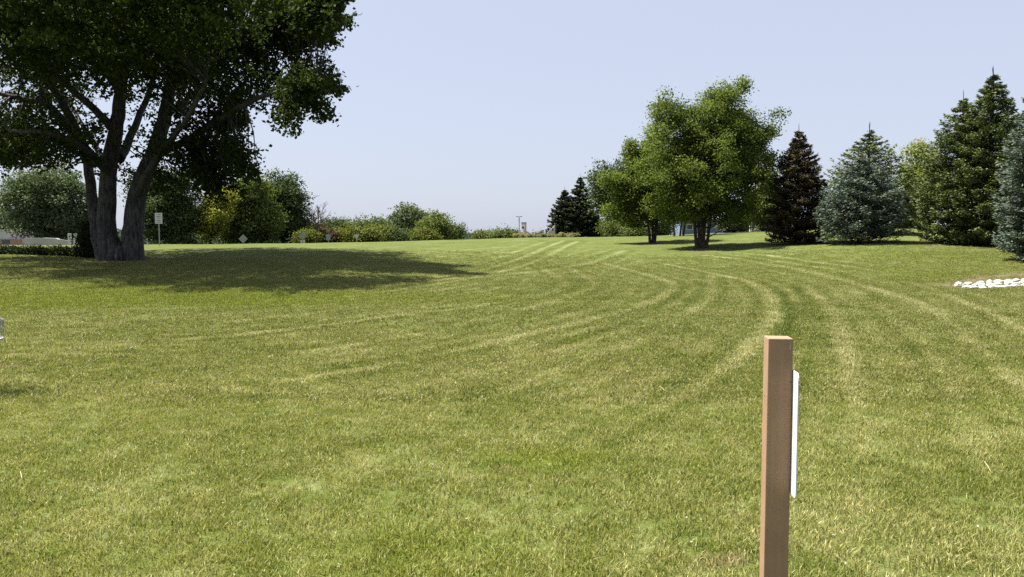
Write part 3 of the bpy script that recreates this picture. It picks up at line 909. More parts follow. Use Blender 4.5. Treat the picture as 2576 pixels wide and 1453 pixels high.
broadleaf('birch_tree', 1706, 64, [(1706, 500, 62, 60), (1700, 430, 50, 60), (1730, 540, 42, 26)], 420, 34, .16, M_BIRCH, M_BARKB,
          'furthest birch, its slim stems showing between the two nearer birches', 'tree', RB, stems=((-.3, -.3), (.15, .3), (.4, .4)), trunk_r=.10, seed=23, twigs=30)
broadleaf('dark_tree', 1563, 88, [(1560, 470, 62, 58), (1530, 460, 42, 44), (1600, 440, 45, 40), (1570, 520, 55, 36), (1520, 500, 32, 36)], 620, 34, .24, M_OAK, M_BARKD,
          'dark round-headed tree behind the left edge of the birch grove', trunk_r=.28, seed=24)
broadleaf('maple_sapling', 1930, 66, [(1925, 505, 34, 62), (1905, 540, 34, 30)], 300, 34, .18, M_ASH, M_BARKD, 'slender mid-green tree between the tallest birch and the brownish spruce', trunk_r=.12, seed=25)
broadleaf('locust_tree', 2302, 66, [(2300, 425, 32, 52), (2320, 480, 40, 60), (2290, 520, 34, 42), (2335, 420, 28, 40), (2310, 555, 40, 18)], 520, 34, .19, M_LOC, M_BARKD,
          'light yellow-green tree behind the gap left of the largest spruce', trunk_r=.14, seed=26)
for i, (px, py, rx, ry, Y, m, lab) in enumerate([
    (1540, 577, 34, 17, 84, M_ASH, 'low green shrub under the dark round-headed tree'),
    (1602, 583, 26, 10, 80, M_ASH, 'low wide shrub just left of the forked birch stems'),
    (1668, 582, 18, 12, 86, M_OAK, 'small dark shrub right of the forked birch stems')]):
    broadleaf('shrub', px, Y, [(px, py, rx, ry)], 130, 30, .16, m, M_BARKD, lab, 'shrub', 'shrubs behind the birches', trunk_r=.05, seed=40 + i, twigs=8)

SG = 'spruces on the right slope'
spruce('spruce_tree', 2004, 47, 322, 80, M_SPR_R, 'dark brownish spruce with thin ragged top, leftmost on the right slope', 51, SG, nb=16, nq=105, size=.17, cone=.78)
spruce('spruce_tree', 2180, 53, 316, 122, M_SPR_G, 'green spruce rising behind the broad blue spruce', 52, SG, nb=13, nq=64, size=.2, leader=2)
spruce('spruce_tree', 2165, 44, 392, 112, M_SPR_B, 'broad blue-grey spruce with silvery skirts, middle of the right slope', 53, SG, nb=16, nq=84, size=.17, pk=3.1)
spruce('spruce_tree', 2484, 42, 178, 118, M_SPR_G, 'tallest dark green spruce with twin leader shoots', 54, SG, nb=17, nq=100, size=.17, leader=2, cone=.60)
spruce('spruce_tree', 2412, 43.2, 238, 116, M_SPR_G, 'narrower green spruce grown into the left side of the tallest spruce', 55, SG, nb=15, nq=84, size=.17, leader=1, cone=.58)
spruce('spruce_tree', 2628, 31, 150, 118, M_SPR_B, 'nearest blue-grey spruce cut off by the right edge', 56, SG, nb=17, nq=110, size=.14, cone=.62)
DG = 'dark spruces beyond the lawn crest'
spruce('spruce_tree', 1459, 100, 442, 58, M_SPR_D, 'taller of the two dark spruces by the stone pillar bed', 57, DG, nb=12, nq=60, size=.34, pk=1.5)
spruce('spruce_tree', 1420, 101, 474, 48, M_SPR_D, 'shorter ragged dark spruce on the left of the pair', 58, DG, nb=12, nq=60, size=.34, pk=1.9)
spruce('spruce_tree', 1498, 99, 540, 26, M_SPR_D, 'small dark spruce at the right foot of the pair', 59, DG, nb=10, nq=50, size=.3)
SB = 'small spruces behind the birches'
spruce('spruce_tree', 1846, 70, 500, 46, M_SPR_B, 'small shaded bluish spruce right of the tallest birch stems', 60, SB, nb=12, nq=56, size=.24)
spruce('spruce_tree', 1935, 72, 500, 36, M_SPR_B, 'small pale bluish spruce left of the brownish spruce', 61, SB, nb=12, nq=50, size=.24)
spruce('spruce_tree', 2262, 64, 470, 34, M_SPR_D, 'small dark spruce half hidden right of the broad blue spruce', 62, SB, nb=11, nq=50, size=.22)

# trees on the left and centre, beyond the lawn
broadleaf('linden_tree', 118, 78, [(70, 500, 52, 60), (130, 480, 70, 60), (180, 520, 60, 66), (60, 560, 38, 34), (120, 560, 62, 42), (210, 570, 44, 40)], 1000, 34, .22, M_GREY, M_BARKD,
          'rounded grey-green tree at far left with a straight dark trunk', trunk_r=.26, seed=71)
broadleaf('oak_tree', 430, 82, [(440, 490, 52, 66), (400, 540, 40, 60), (465, 560, 36, 50), (370, 500, 30, 50), (425, 580, 60, 30)], 1100, 34, .22, M_OAK, M_BARKD,
          'dark dense tree behind the tall white rectangular sign', trunk_r=.3, seed=72)
broadleaf('golden_tree', 530, 84, [(540, 535, 32, 40), (520, 580, 26, 30), (555, 500, 22, 22)], 420, 32, .22, M_YEL, M_BARKD, 'bright yellow-green tree right of the dark dense one', trunk_r=.14, seed=73)
broadleaf('ash_tree', 622, 88, [(620, 510, 52, 52), (590, 550, 40, 46), (655, 555, 40, 46), (625, 480, 36, 34), (615, 590, 62, 20)], 1000, 34, .24, M_ASH, M_BARKD,
          'broad mid-green tree behind the left diamond sign', trunk_r=.24, seed=74)
broadleaf('ash_tree', 712, 96, [(710, 485, 34, 50), (695, 530, 40, 50), (740, 530, 28, 44), (710, 580, 46, 28), (676, 480, 18, 22)], 820, 34, .25, M_OAK, M_BARKD,
          'taller darker tree right of the broad mid-green tree', trunk_r=.24, seed=75)
broadleaf('round_tree', 1022, 150, [(1020, 560, 44, 32), (1050, 565, 24, 28), (985, 580, 24, 24), (1020, 590, 54, 14)], 620, 32, .40, M_GREY, M_BARKD, 'wider of the two round trees left of the pillars', seed=76, trunk_r=.3)
broadleaf('round_tree', 1096, 140, [(1098, 572, 32, 24), (1080, 588, 30, 16), (1118, 588, 20, 15)], 420, 32, .36, M_ASH, M_BARKD, 'lower olive-green round tree right of the wider one', seed=77, trunk_r=.3)
broadleaf('round_tree', 1145, 160, [(1144, 590, 16, 12)], 110, 30, .36, M_GREY, M_BARKD, 'smallest round tree at the right end of the far row', seed=78, trunk_r=.2)
BB = 'bushes along the far edge of the lawn'
bl = [(788, 586, 26, 24, 100, M_REDB, 'brownish purple-leaved bush under the bare tree'), (770, 600, 14, 10, 92, M_BUSH, 'small yellow-green bush beside the right diamond sign'),
      (845, 580, 34, 24, 118, M_OAK, 'dark green bush behind the small rectangular sign'), (900, 583, 34, 22, 124, M_ASH, 'taller mid-green bush behind the triangular sign'),
      (940, 580, 26, 22, 128, M_GREY, 'grey-green bush left of the wide round tree'), (868, 598, 30, 13, 98, M_BUSH, 'bright yellow-green bush between rectangular and triangular signs'),
      (922, 597, 28, 13, 98, M_BUSH, 'bright yellow-green bush right of the triangular sign'), (820, 600, 24, 11, 97, M_REDB, 'dull brown bush behind the rectangular sign post'),
      (960, 594, 20, 14, 110, M_BUSH, 'pale green bush at the left foot of the wide round tree'), (1060, 598, 22, 9, 120, M_BUSH, 'pale bush between the two round trees'),
      (990, 600, 20, 8, 110, M_OAK, 'low dark bush under the wide round tree'), (1270, 597, 26, 7, 108, M_ASH, 'low clipped green bush left of the stone pillar'), (1228, 599, 24, 6, 112, M_BUSH, 'low olive bush further left of the stone pillar')]
for i, (px, py, rx, ry, Y, m, lab) in enumerate(bl):
    broadleaf('bush', px, Y, [(px - rx * .4, py + 2, rx * .65, ry * .9), (px + rx * .4, py, rx * .65, ry), (px, py + ry * .5, rx, ry * .6)], 190 + int(rx * 3), 26, .0024 * Y, m, M_BARKD, lab, 'bush', BB, trunk_r=.05, seed=90 + i, twigs=6)
# bush tucked behind the maple trunk
broadleaf('bush', 232, 42, [(235, 600, 24, 40), (225, 640, 34, 20), (208, 648, 26, 10)], 420, 34, .10, M_HEDGE, M_BARKD, 'dark leafy bush against the left side of the big maple trunk', 'bush', trunk_r=.05, seed=120, twigs=14)

# bare tree
def bare_tree():
    rnd = random.Random(9)
    f = foot(801, 94)
    root = empty('bare_tree', f, 'leafless dead tree standing over the far bushes', 'tree')
    mb = MB()
    h = (612 - 520) * ppm(94)
    def grow(p, d, L, r, lvl):
        q = p + d * L
        m = p + d * L * .5 + Vector((rnd.uniform(-.06, .06), 0, 0)) * L
        mb.tube([p, m, q], [r, r * .8, r * .6], 5, cap=False)
        if lvl == 0: return
        for _ in range(3):
            nd = (d + Vector((rnd.uniform(-.75, .75), rnd.uniform(-.6, .6), rnd.uniform(-.1, .45)))).normalized()
            grow(q if rnd.random() < .6 else m, nd, L * rnd.uniform(.6, .8), r * .6, lvl - 1)
    mb.tube([(0, 0, -.2), (.02, 0, h * .3), (0, 0, h * .52)], [.15, .12, .10], 7)
    for dx in (-.75, -.3, .1, .5):
        grow(Vector((0, 0, h * (.38 + .1 * rnd.random()))), Vector((dx, rnd.uniform(-.3, .3), .9)).normalized(), h * .26, .075, 4)
    mb.build('branches', M_DEAD, root)
bare_tree()

# hedge at left
def hedge():
    rng = np.random.default_rng(5)
    a, b = foot(-260, 42.6), foot(246, 42.6)
    n = 900
    t = rng.random(n)
    X = a.x + (b.x - a.x) * t; Yq = 42.6 + rng.uniform(-.55, .55, n)
    zt = at(100, 626, 42.6).z
    zb = height(X, Yq)
    Z = zb + (zt - zb) * rng.random(n) ** .7
    C = np.column_stack([X, Yq, Z])
    V, Fq, T = leaves(C, 30, (.16, .14, .09), .10, rng, .4)
    root = empty('hedge', (0, 0, 0), 'long low dark hedge running left from the big maple', 'hedge')
    raw_mesh('foliage', V, Fq, M_HEDGE, root, T)
    mb = MB()
    for i in range(24):
        x = a.x + (b.x - a.x) * (i + .5) / 24; z = hz_(x, 42.6)
        mb.tube([(x, 42.6, z - .1), (x + .05, 42.6, (z + zt) / 2), (x - .05, 42.6, max(zt - .1, z + .1))], [.03, .022, .01], 5)
    mb.tube([(a.x, 42.6, hz_(a.x, 42.6) + .12), ((a.x + b.x) / 2, 42.6, hz_((a.x + b.x) / 2, 42.6) + .12), (b.x, 42.6, hz_(b.x, 42.6) + .12)], .02, 5)
    mb.build('branches', M_BARKD, root)
hedge()

# far woods: a tree line nobody could count
def far_woods(name, pts, Y, n, size, seed, depth):
    rng = np.random.default_rng(seed)
    px = rng.uniform(pts[0][0], pts[-1][0], n)
    topy = np.interp(px, [p[0] for p in pts], [p[1] for p in pts])
    topy = topy + 5 * (vnoise(px * .09, px * 0, 1.0, seed) - .5) + 3 * (vnoise(px * .31, px * 0, 1.0, seed + 1) - .5)
    Yq = Y + rng.random(n) * depth
    X = (px - CX) / F * Yq
    zt = EYE + (HOR - topy) / F * Yq
    zb = height(X, Yq) - .5
    Z = zt - (zt - zb) * rng.random(n) ** 1.4
    C = np.column_stack([X, Yq, Z])
    tc = np.clip(vnoise(px * .12, Z * .25, 1.0, seed) + rng.normal(size=n) * .12, 0, 1)
    V, Fq, T = leaves(C, 22, (size * 1.6, size * 1.6, size * 1.1), size, rng, .4, tint_c=tc)
    o = raw_mesh(name, V, Fq, M_FARW, None, T)
    return tag(o, 'hazy green line of distant woods along the horizon', 'woods', kind='stuff')
far_woods('far_woods', [(-900, 556), (-200, 560), (300, 585), (800, 590), (1100, 592), (1180, 596), (1260, 598), (1320, 595), (1420, 594), (1600, 585), (2000, 575), (2600, 570), (3400, 570)], 290, 15000, .75, 201, 40)
o = far_woods('hillside_woods', [(-600, 540), (-100, 532), (0, 530), (60, 534), (140, 545), (240, 565)], 200, 3000, .7, 202, 26)
o['label'] = 'wooded rise at the far left edge behind the white building'

# ------------------------------------------------------------------ road beyond the lawn
def ribbon(name, P, half, lift, mat):
    """P: (px, Y) centre line"""
    C = []
    for (a, ya), (b, yb) in zip(P, P[1:]):
        for k in range(24):
            s = k / 24; C.append(foot(a + (b - a) * s, ya + (yb - ya) * s))
    V = []
    for i, c in enumerate(C):
        d = (C[min(i + 1, len(C) - 1)] - C[max(i - 1, 0)]); nrm = Vector((-d.y, d.x)).normalized()
        for s in (-1, -.5, 0, .5, 1):
            x, y = c.x + nrm.x * half * s, c.y + nrm.y * half * s
            V.append((x, y, hz_(x, y) + lift))
    o = raw_mesh(name, V, grid_faces(len(C), 5), mat, smooth=True)
    return tag(o, kind='structure')
M_ROAD = simple('asphalt', (0.17, 0.17, 0.175), 0.9, .12, .6)
M_WALK = simple('concrete', (0.55, 0.53, 0.50), 0.9, .1, .8)
ribbon('road', [(-900, 73), (0, 73), (600, 74), (1000, 80), (1160, 100), (1250, 135)], 3.2, .03, M_ROAD)
ribbon('pavement', [(1690, 77), (1900, 76), (2100, 75.5), (2500, 75), (3000, 75)], .9, .035, M_WALK)

# ------------------------------------------------------------------ signs
def plate(mb, pts, thick, base, rz=0.0):
    mb.prism(pts, thick, Matrix.Translation(base) @ Matrix.Rotation(rz, 4, 'Z'))
def rrect(w, h, r, z0=0.0):
    out = []
    for cx, cz, a0 in ((w / 2 - r, z0 + r, -90), (w / 2 - r, z0 + h - r, 0), (-w / 2 + r, z0 + h - r, 90), (-w / 2 + r, z0 + r, 180)):
        for k in range(5):
            a = R(a0 + k * 22.5); out.append((cx + r * math.cos(a), cz + r * math.sin(a)))
    return out
def sign(name, px, Y, top_y, pts_px, label, mat, seed=0, ink=None, extra=None, post_w=.028):
    """pts_px: outline in reference pixels about (px, top_y), x right / z up"""
    f = foot(px, Y); k = ppm(Y)
    root = empty(name, f, label, 'road sign')
    zt = at(px, top_y, Y).z - f.z
    zlow = zt + min(p[1] for p in pts_px) * k
    MB().tube([(0, 0.03, -.2), (0, .03, zt - .04)], post_w, 6).build('post', M_STEEL, root)
    mb = MB(); plate(mb, [(x * k, zt + z * k) for x, z in pts_px], .012, Vector((0, -.012, 0)))
    mb.build('panel', mat, root)
    if ink:
        for (x, z, w) in ink:
            MB().box((x * k, -.021, zt + z * k), (w * k, .004, 1.1 * k)).build('text_line', M_INK, root)
    if extra:
        for (x, z, w, h) in extra:
            MB().box((x * k, -.012, zt + (z - h / 2) * k), (w * k, .012, h * k)).build('lower_plate', M_SIGNW, root)
    return root
sign('tall_sign', 401, 58, 536, [(-9.3, -27.5), (9.3, -27.5), (9.3, 0), (-9.3, 0)], 'tall white rectangular sign on a thin post right of the big maple', M_SIGNW,
     ink=[(1, -4.5, 6), (0, -9.5, 10), (0, -13.5, 4), (0, -19, 9), (1, -23.5, 8)], post_w=.035)
dm = lambda r: [(0, -2 * r), (r, -r), (0, 0), (-r, -r)]
sign('diamond_sign', 612, 64, 590, dm(11.5), 'grey back of a diamond sign, left one, in front of the broad mid-green tree', M_SIGNB)
sign('diamond_sign', 762, 66, 584, dm(10), 'grey back of a diamond sign above two pale plates, by the bare tree', M_SIGNB, extra=[(-3.7, -20.5, 4.2, 9), (3.4, -20.5, 4.2, 9)])
sign('rectangular_sign', 826, 67, 590, [(-5.6, -15), (5.6, -15), (5.6, 0), (-5.6, 0)], 'small pale rectangular sign back right of the bare tree', M_SIGNB)
sign('triangular_sign', 897, 68, 590, [(0, -14), (6.5, 0), (-6.5, 0)], 'small white downward triangle sign in front of the bushes', M_SIGNW)
r_ = sign('octagonal_sign', 1818, 68, 562, [(5 * math.cos(R(22.5 + 45 * k)), -5 + 5 * math.sin(R(22.5 + 45 * k))) for k in range(8)], 'small grey octagonal sign with a plate below, seen right of the tallest birch stems', M_SIGNB, extra=[(0, -13, 13, 6)])
# a slim double white post sign at the left
def white_posts():
    f = foot(184, 66); k = ppm(66)
    root = empty('entrance_marker', f, 'pair of white upright boards beside the low white wall at left', 'marker')
    zt = at(184, 588, 66).z - f.z
    for dx in (-8, 6): MB().box((dx * k, 0, zt / 2), (8 * k, .12, zt), bevel=.01).build('board', M_SIGNW, root)
    MB().box((-1 * k, .1, zt * .3), (22 * k, .08, zt * .5)).build('backing', M_SIGNB, root)
white_posts()

# ------------------------------------------------------------------ left buildings / walls
M_STONEW = simple('pale_stone', (0.60, 0.57, 0.55), .85, .12, 1.4, bump=.3)
M_BRICK = None
def brickmat():
    m, nt, out = newmat('red_brick')
    g = nt.nodes.new('ShaderNodeTexCoord'); b = nt.nodes.new('ShaderNodeTexBrick')
    mp = nt.nodes.new('ShaderNodeMapping'); mp.inputs['Rotation'].default_value = (R(90), 0, 0)
    nt.links.new(g.outputs['Object'], mp.inputs[0]); nt.links.new(mp.outputs[0], b.inputs[0])
    b.inputs['Color1'].default_value = (.22, .105, .075, 1); b.inputs['Color2'].default_value = (.30, .16, .12, 1); b.inputs['Mortar'].default_value = (.35, .31, .28, 1)
    b.inputs['Scale'].default_value = 4.5
    p = nt.nodes.new('ShaderNodeBsdfPrincipled'); p.inputs['Roughness'].default_value = .9
    nt.links.new(b.outputs[0], p.inputs['Base Color']); nt.links.new(p.outputs[0], out.inputs[0])
    return m
M_BRICK = brickmat()
M_WHITE = simple('white_cladding', (0.72, 0.74, 0.73), .6, .05, .5)
M_GLASS = simple('dark_glass', (0.05, 0.07, 0.09), .15, .2, 1, spec=.6)
M_ROOFB = simple('metal_roof', (0.52, 0.56, 0.66), .5, .06, .5)
M_BLUE = simple('blue_siding', (0.22, 0.29, 0.40), .7, .08, .6)
# low pale boulder wall
def pale_wall():
    Y = 68; k = ppm(Y); f = foot(125, Y)
    root = empty('stone_wall', f, 'low irregular white stone wall behind the hedge at left', 'wall')
    zt = lambda y: at(125, y, Y).z - f.z
    pts = [(-60, 617), (-66, 607), (-58, 599), (-12, 599), (20, 600), (26, 604), (53, 605), (53, 622), (-50, 622)]
    mb = MB(); mb.prism([(x * k, zt(y)) for x, y in pts], .5, Matrix.Identity(4))
    bmesh.ops.bevel(mb.bm, geom=mb.bm.edges[:], offset=.05, segments=2, affect='EDGES')
    mb.build('stones', M_STONEW, root)
    MB().box(((53 + 2) * k, 0, zt(612)), (.12, .3, 16 * k)).build('end_post', M_INK, root)
pale_wall()
def brick_building():
    Y = 96; k = ppm(Y); f = foot(-60, Y); z0 = 0
    root = empty('brick_building', f, 'low brick building with a white upper band at the far left edge', 'building')
    zt = lambda y: at(-60, y, Y).z - f.z
    w = 240 * k; cx = -.5 * w + 120 * k
    MB().box((0, 3.0, zt(603) / 2 - .1), (w, 6, zt(603) + .2)).build('wall', M_BRICK, root)
    MB().box((-18 * k, 3.0, (zt(602.8) + zt(580)) / 2), (w - 52 * k, 5.4, zt(580) - zt(602.8))).build('upper_band', M_WHITE, root)
    MB().box((-18 * k, 3.0, zt(579.2)), (w - 48 * k, 5.7, .12)).build('roof', M_SIGNW, root)
    for i in range(4):
        MB().box((-90 * k + i * 55 * k, -.003, zt(609)), (20 * k, .05, .5)).build('window', M_GLASS, root)
brick_building()
def right_building():
    Y = 100; k = ppm(Y); f = foot(1830, Y)
    root = empty('blue_building', f, 'low bluish building with pale metal roof glimpsed behind the birches', 'building')
    zt = lambda y: at(1830, y, Y).z - f.z
    w = 230 * k
    MB().box((0, 4, zt(552) / 2 - .1), (w, 8, zt(552) + .2)).build('wall', M_BLUE, root)
    mb = MB()
    Mx = Matrix.Rotation(R(90), 4, 'Z')
    mb.prism([(-.8, zt(552) + .01), (8.8, zt(552) + .01), (4, zt(524))], w + .6, Mx)
    mb.build('roof', M_ROOFB, root)
    for dx in (-95, -60, -20, 20, 50):
        fr = MB().box((dx * k, -.01, zt(572)), (16 * k, .06, 14 * k)).build('window', M_SIGNW, root)
        MB().box((dx * k, -.045, zt(572)), (13 * k, .02, 11 * k)).build('pane', M_GLASS, fr)
    # porch with columns
    MB().box((72 * k, -1.1, zt(556)), (60 * k, 2.4, .25)).build('porch_roof', M_ROOFB, root)
    for dx in (46, 68, 97):
        MB().box((dx * k, -2.0, zt(557) / 2), (.26, .26, zt(557))).build('column', M_SIGNW, root)
    MB().box((60 * k, -.03, zt(573)), (10 * k, .06, zt(563))).build('door', M_GLASS, root)
right_building()
def far_house():
    Y = 150; k = ppm(Y); f = foot(2300, Y)
    root = empty('grey_house', f, 'pale house glimpsed low between the spruces', 'building')
    MB().box((0, 4, 1.2), (14, 8, 2.6)).build('wall', M_WHITE, root)
    mb = MB(); mb.prism([(-.6, 2.51), (8.6, 2.51), (4, 4.4)], 14.6, Matrix.Rotation(R(90), 4, 'Z')); mb.build('roof', M_ROOFB, root)
    for dx in (-4, 0, 4): MB().box((dx, -.02, 1.4), (1.2, .06, 1.1)).build('window', M_GLASS, root)
far_house()
# yellow cone-like marker near the porch: a stack of bright children's play slide shapes reads as one yellow bollard
def yellow_bollard():
    Y = 88; k = ppm(Y); f = foot(1904, Y)
    root = empty('yellow_bollard', f, 'tall tapered yellow bollard in front of the bluish building porch', 'bollard')
    my = simple('yellow_plastic', (.72, .47, .07), .5, .08, 2)
    z = 26 * k
    MB().tube([(0, 0, 0), (0, 0, z * .4), (0, 0, z * .8), (0, 0, z)], [7 * k, 5.6 * k, 3 * k, 2.2 * k], 16).build('body', my, root, smooth=True)
    MB().tube([(0, 0, -.02), (0, 0, .08)], 8.5 * k, 16).build('base', M_INK, root)
yellow_bollard()

# ------------------------------------------------------------------ entrance monument
M_LIME = simple('limestone', (0.84, 0.75, 0.68), .9, .12, 2.2, bump=.2)
M_CAP = simple('dark_cap', (.10, .09, .09), .7)
def monument():
    Y = 95; k = ppm(Y); f = foot(1318, Y)
    root = empty('stone_pillar', f, 'square limestone pillar with a round dark plaque and dark cap', 'pillar', None)
    top = at(1318, 562, Y).z - f.z
    MB().box((0, .35, top / 2 - .1), (10 * k, 9 * k, top + .2), rz=R(-28), bevel=.015).build('shaft', M_LIME, root)
    MB().box((0, .35, top + .05), (11 * k, 10 * k, .08), rz=R(-28), bevel=.01).build('cap', M_CAP, root)
    M = Matrix.Translation((-.11, .10 + .0, at(1318, 573, Y).z - f.z)) @ Matrix.Rotation(R(-28), 4, 'Z')
    mb = MB(); mb.prism([(3.1 * k * math.cos(R(a)), 3.6 * k * math.sin(R(a))) for a in range(0, 360, 20)], .05, M); mb.build('plaque', M_CAP, root)
    MB().box((-8.5 * k, .2, .35), (9 * k, .4, at(1318, 584, Y).z - f.z), bevel=.015).build('side_wall', M_LIME, root)
    f = foot(1387, Y)
    root = empty('stone_marker', f, 'limestone slab with a slanting top and small dark mark', 'stone slab')
    zt = lambda y: at(1387, y, Y).z - f.z
    mb = MB(); mb.prism([(-9.5 * k, -.2), (9 * k, -.2), (9 * k, zt(567)), (6.5 * k, zt(569)), (-3 * k, zt(580)), (-9.5 * k, zt(585))], .5, Matrix.Identity(4)); mb.build('slab', M_LIME, root)
    MB().box((3 * k, -.27, zt(578)), (3.4 * k, .03, 6 * k)).build('mark', M_CAP, root)
    MB().box((10.6 * k, .1, zt(568) / 2), (3 * k, .5, zt(568))).build('side', M_CAP, root)
    f = foot(1306, 125); k = ppm(125)
    root = empty('lamp_post', f, 'thin lamp post with a flat double head behind the limestone pillar', 'lamp post')
    zt = at(1306, 546, 125).z - f.z
    MB().tube([(0, 0, -.2), (0, 0, zt)], [.09, .06], 8).build('pole', M_SIGNB, root)
    MB().box((-.27, 0, zt + .02), (.42, .25, .1), bevel=.01).build('lamp_head', M_SIGNB, root)
    MB().box((.27, 0, zt + .02), (.42, .25, .1), bevel=.01).build('lamp_head', M_SIGNB, root)
    MB().box((0, 0, zt - .5), (.3, .05, .05)).build('crossbar', M_SIGNB, root)
monument()
FG = 'pale ornamental plants in the bed at the lawn crest'
_where = ['at the left end', 'second from the left end', 'left of the limestone pillar', 'in front of the limestone pillar', 'just right of the pillar', 'between pillar and slab', 'nearer the slab than the pillar',
          'left of the slanting slab', 'in front of the slanting slab', 'just right of the slab', 'in front of the left spruce', 'between the two spruces', 'in front of the taller spruce', 'at the right end']
for i, w_ in enumerate(_where):
    px = 1300 + i * 11.3
    broadleaf('ornamental_plant', px, 91 + (i % 3), [(px, 595.5 - (i % 2), 8, 5.5), (px + 3, 598, 8, 3)], 46, 22, .13, M_FLOW, M_BARKD, 'pale straw-green clump ' + w_ + ' of the plant bed' if 'end' in w_ else 'pale straw-green clump in the plant bed ' + w_, 'plant', FG,
              trunk_r=.012, seed=150 + i, twigs=3, rc=.13, spread=(.12, .12, .08))

# ------------------------------------------------------------------ white rocks
def rocks():
    m, nt, out = newmat('white_limestone_rock')
    g = nt.nodes.new('ShaderNodeTexCoord')
    f1 = noise(nt, g.outputs['Object'], 5, 6, .65)
    c = ramp(nt, f1, [(.38, (.13, .12, .11)), (.48, (.34, .32, .29)), (.62, (.52, .50, .46))])
    p = nt.nodes.new('ShaderNodeBsdfPrincipled'); p.inputs['Roughness'].default_value = .9
    nt.links.new(c, p.inputs['Base Color'])
    b = nt.nodes.new('ShaderNodeBump'); b.inputs['Strength'].default_value = .6; b.inputs['Distance'].default_value = .03
    nt.links.new(f1, b.inputs['Height']); nt.links.new(b.outputs[0], p.inputs['Normal']); nt.links.new(p.outputs[0], out.inputs[0])
    rnd = random.Random(4)
    # (px, py, w px, h px, label)
    L = [(2412, 716, 22, 14, 'rounded grey-hollowed white rock at the left tip of the rock row'),
         (2432, 722, 22, 9, 'flat white rock just right of the leftmost one, touching the grass'),
         (2436, 714, 18, 9, 'second white rock in the back row from the left tip'),
         (2456, 716, 22, 9, 'long white rock with a dark cleft, upper row left part'),
         (2452, 724, 26, 6, 'thin flat white slab on the lower edge, left part')]
    k = 0
    x = 2472
    rows = []
    while x < 2680:
        for r_i, (dy, h) in enumerate(((-6, 10), (0, 9), (6, 8))):
            w = rnd.uniform(14, 26)
            rows.append((x + rnd.uniform(-4, 4), 717 - (x - 2472) * .055 + dy + rnd.uniform(-1, 1), w, h * rnd.uniform(.8, 1.15), r_i))
        x += 21
    objs = []
    def rock(px, py, w, h):
        g_ = ground(px, py + h * .35)
        kk = ppm(g_.y)
        bm = bmesh.new(); bmesh.ops.create_icosphere(bm, subdivisions=2, radius=1.0)
        sd = rnd.random() * 90
        planes = [(Vector((rnd.gauss(0, 1), rnd.gauss(0, 1), rnd.gauss(0, .8))).normalized(), rnd.uniform(.62, .9)) for _ in range(9)]
        for v in bm.verts:
            for n_, d_ in planes:
                q = v.co.dot(n_)
                if q > d_: v.co -= n_ * (q - d_)
            v.co *= 1 + rnd.uniform(-.10, .10)
        me = bpy.data.meshes.new('rock'); bm.to_mesh(me); bm.free(); me.materials.append(m)
        o = bpy.data.objects.new('rock', me)
        o.scale = (w * kk * .62, w * kk * rnd.uniform(.55, .8), h * kk * .8)
        o.rotation_euler = (rnd.uniform(-.15, .15), rnd.uniform(-.2, .2), rnd.random() * 3)
        o.location = g_ + Vector((0, 0, h * kk * .05))
        COL.objects.link(o)
        return o
    G_ = 'white rocks edging the lawn at right'
    for px, py, w, h, lab in L: tag(rock(px, py, w, h), lab, 'rock', G_)
    nm = ['back row', 'middle row', 'front row']
    cnt = [0, 0, 0]
    ordn = ['first', 'second', 'third', 'fourth', 'fifth', 'sixth', 'seventh', 'eighth', 'ninth', 'tenth', 'eleventh', 'twelfth', 'thirteenth', 'fourteenth', 'fifteenth', 'sixteenth']
    for px, py, w, h, r_i in rows:
        tag(rock(px, py, w, h), ('small' if w < 18 else 'wide') + ' white rock, ' + ordn[cnt[r_i]] + ' in the ' + nm[r_i] + ' after the left tip group', 'rock', G_)
        cnt[r_i] += 1
rocks()

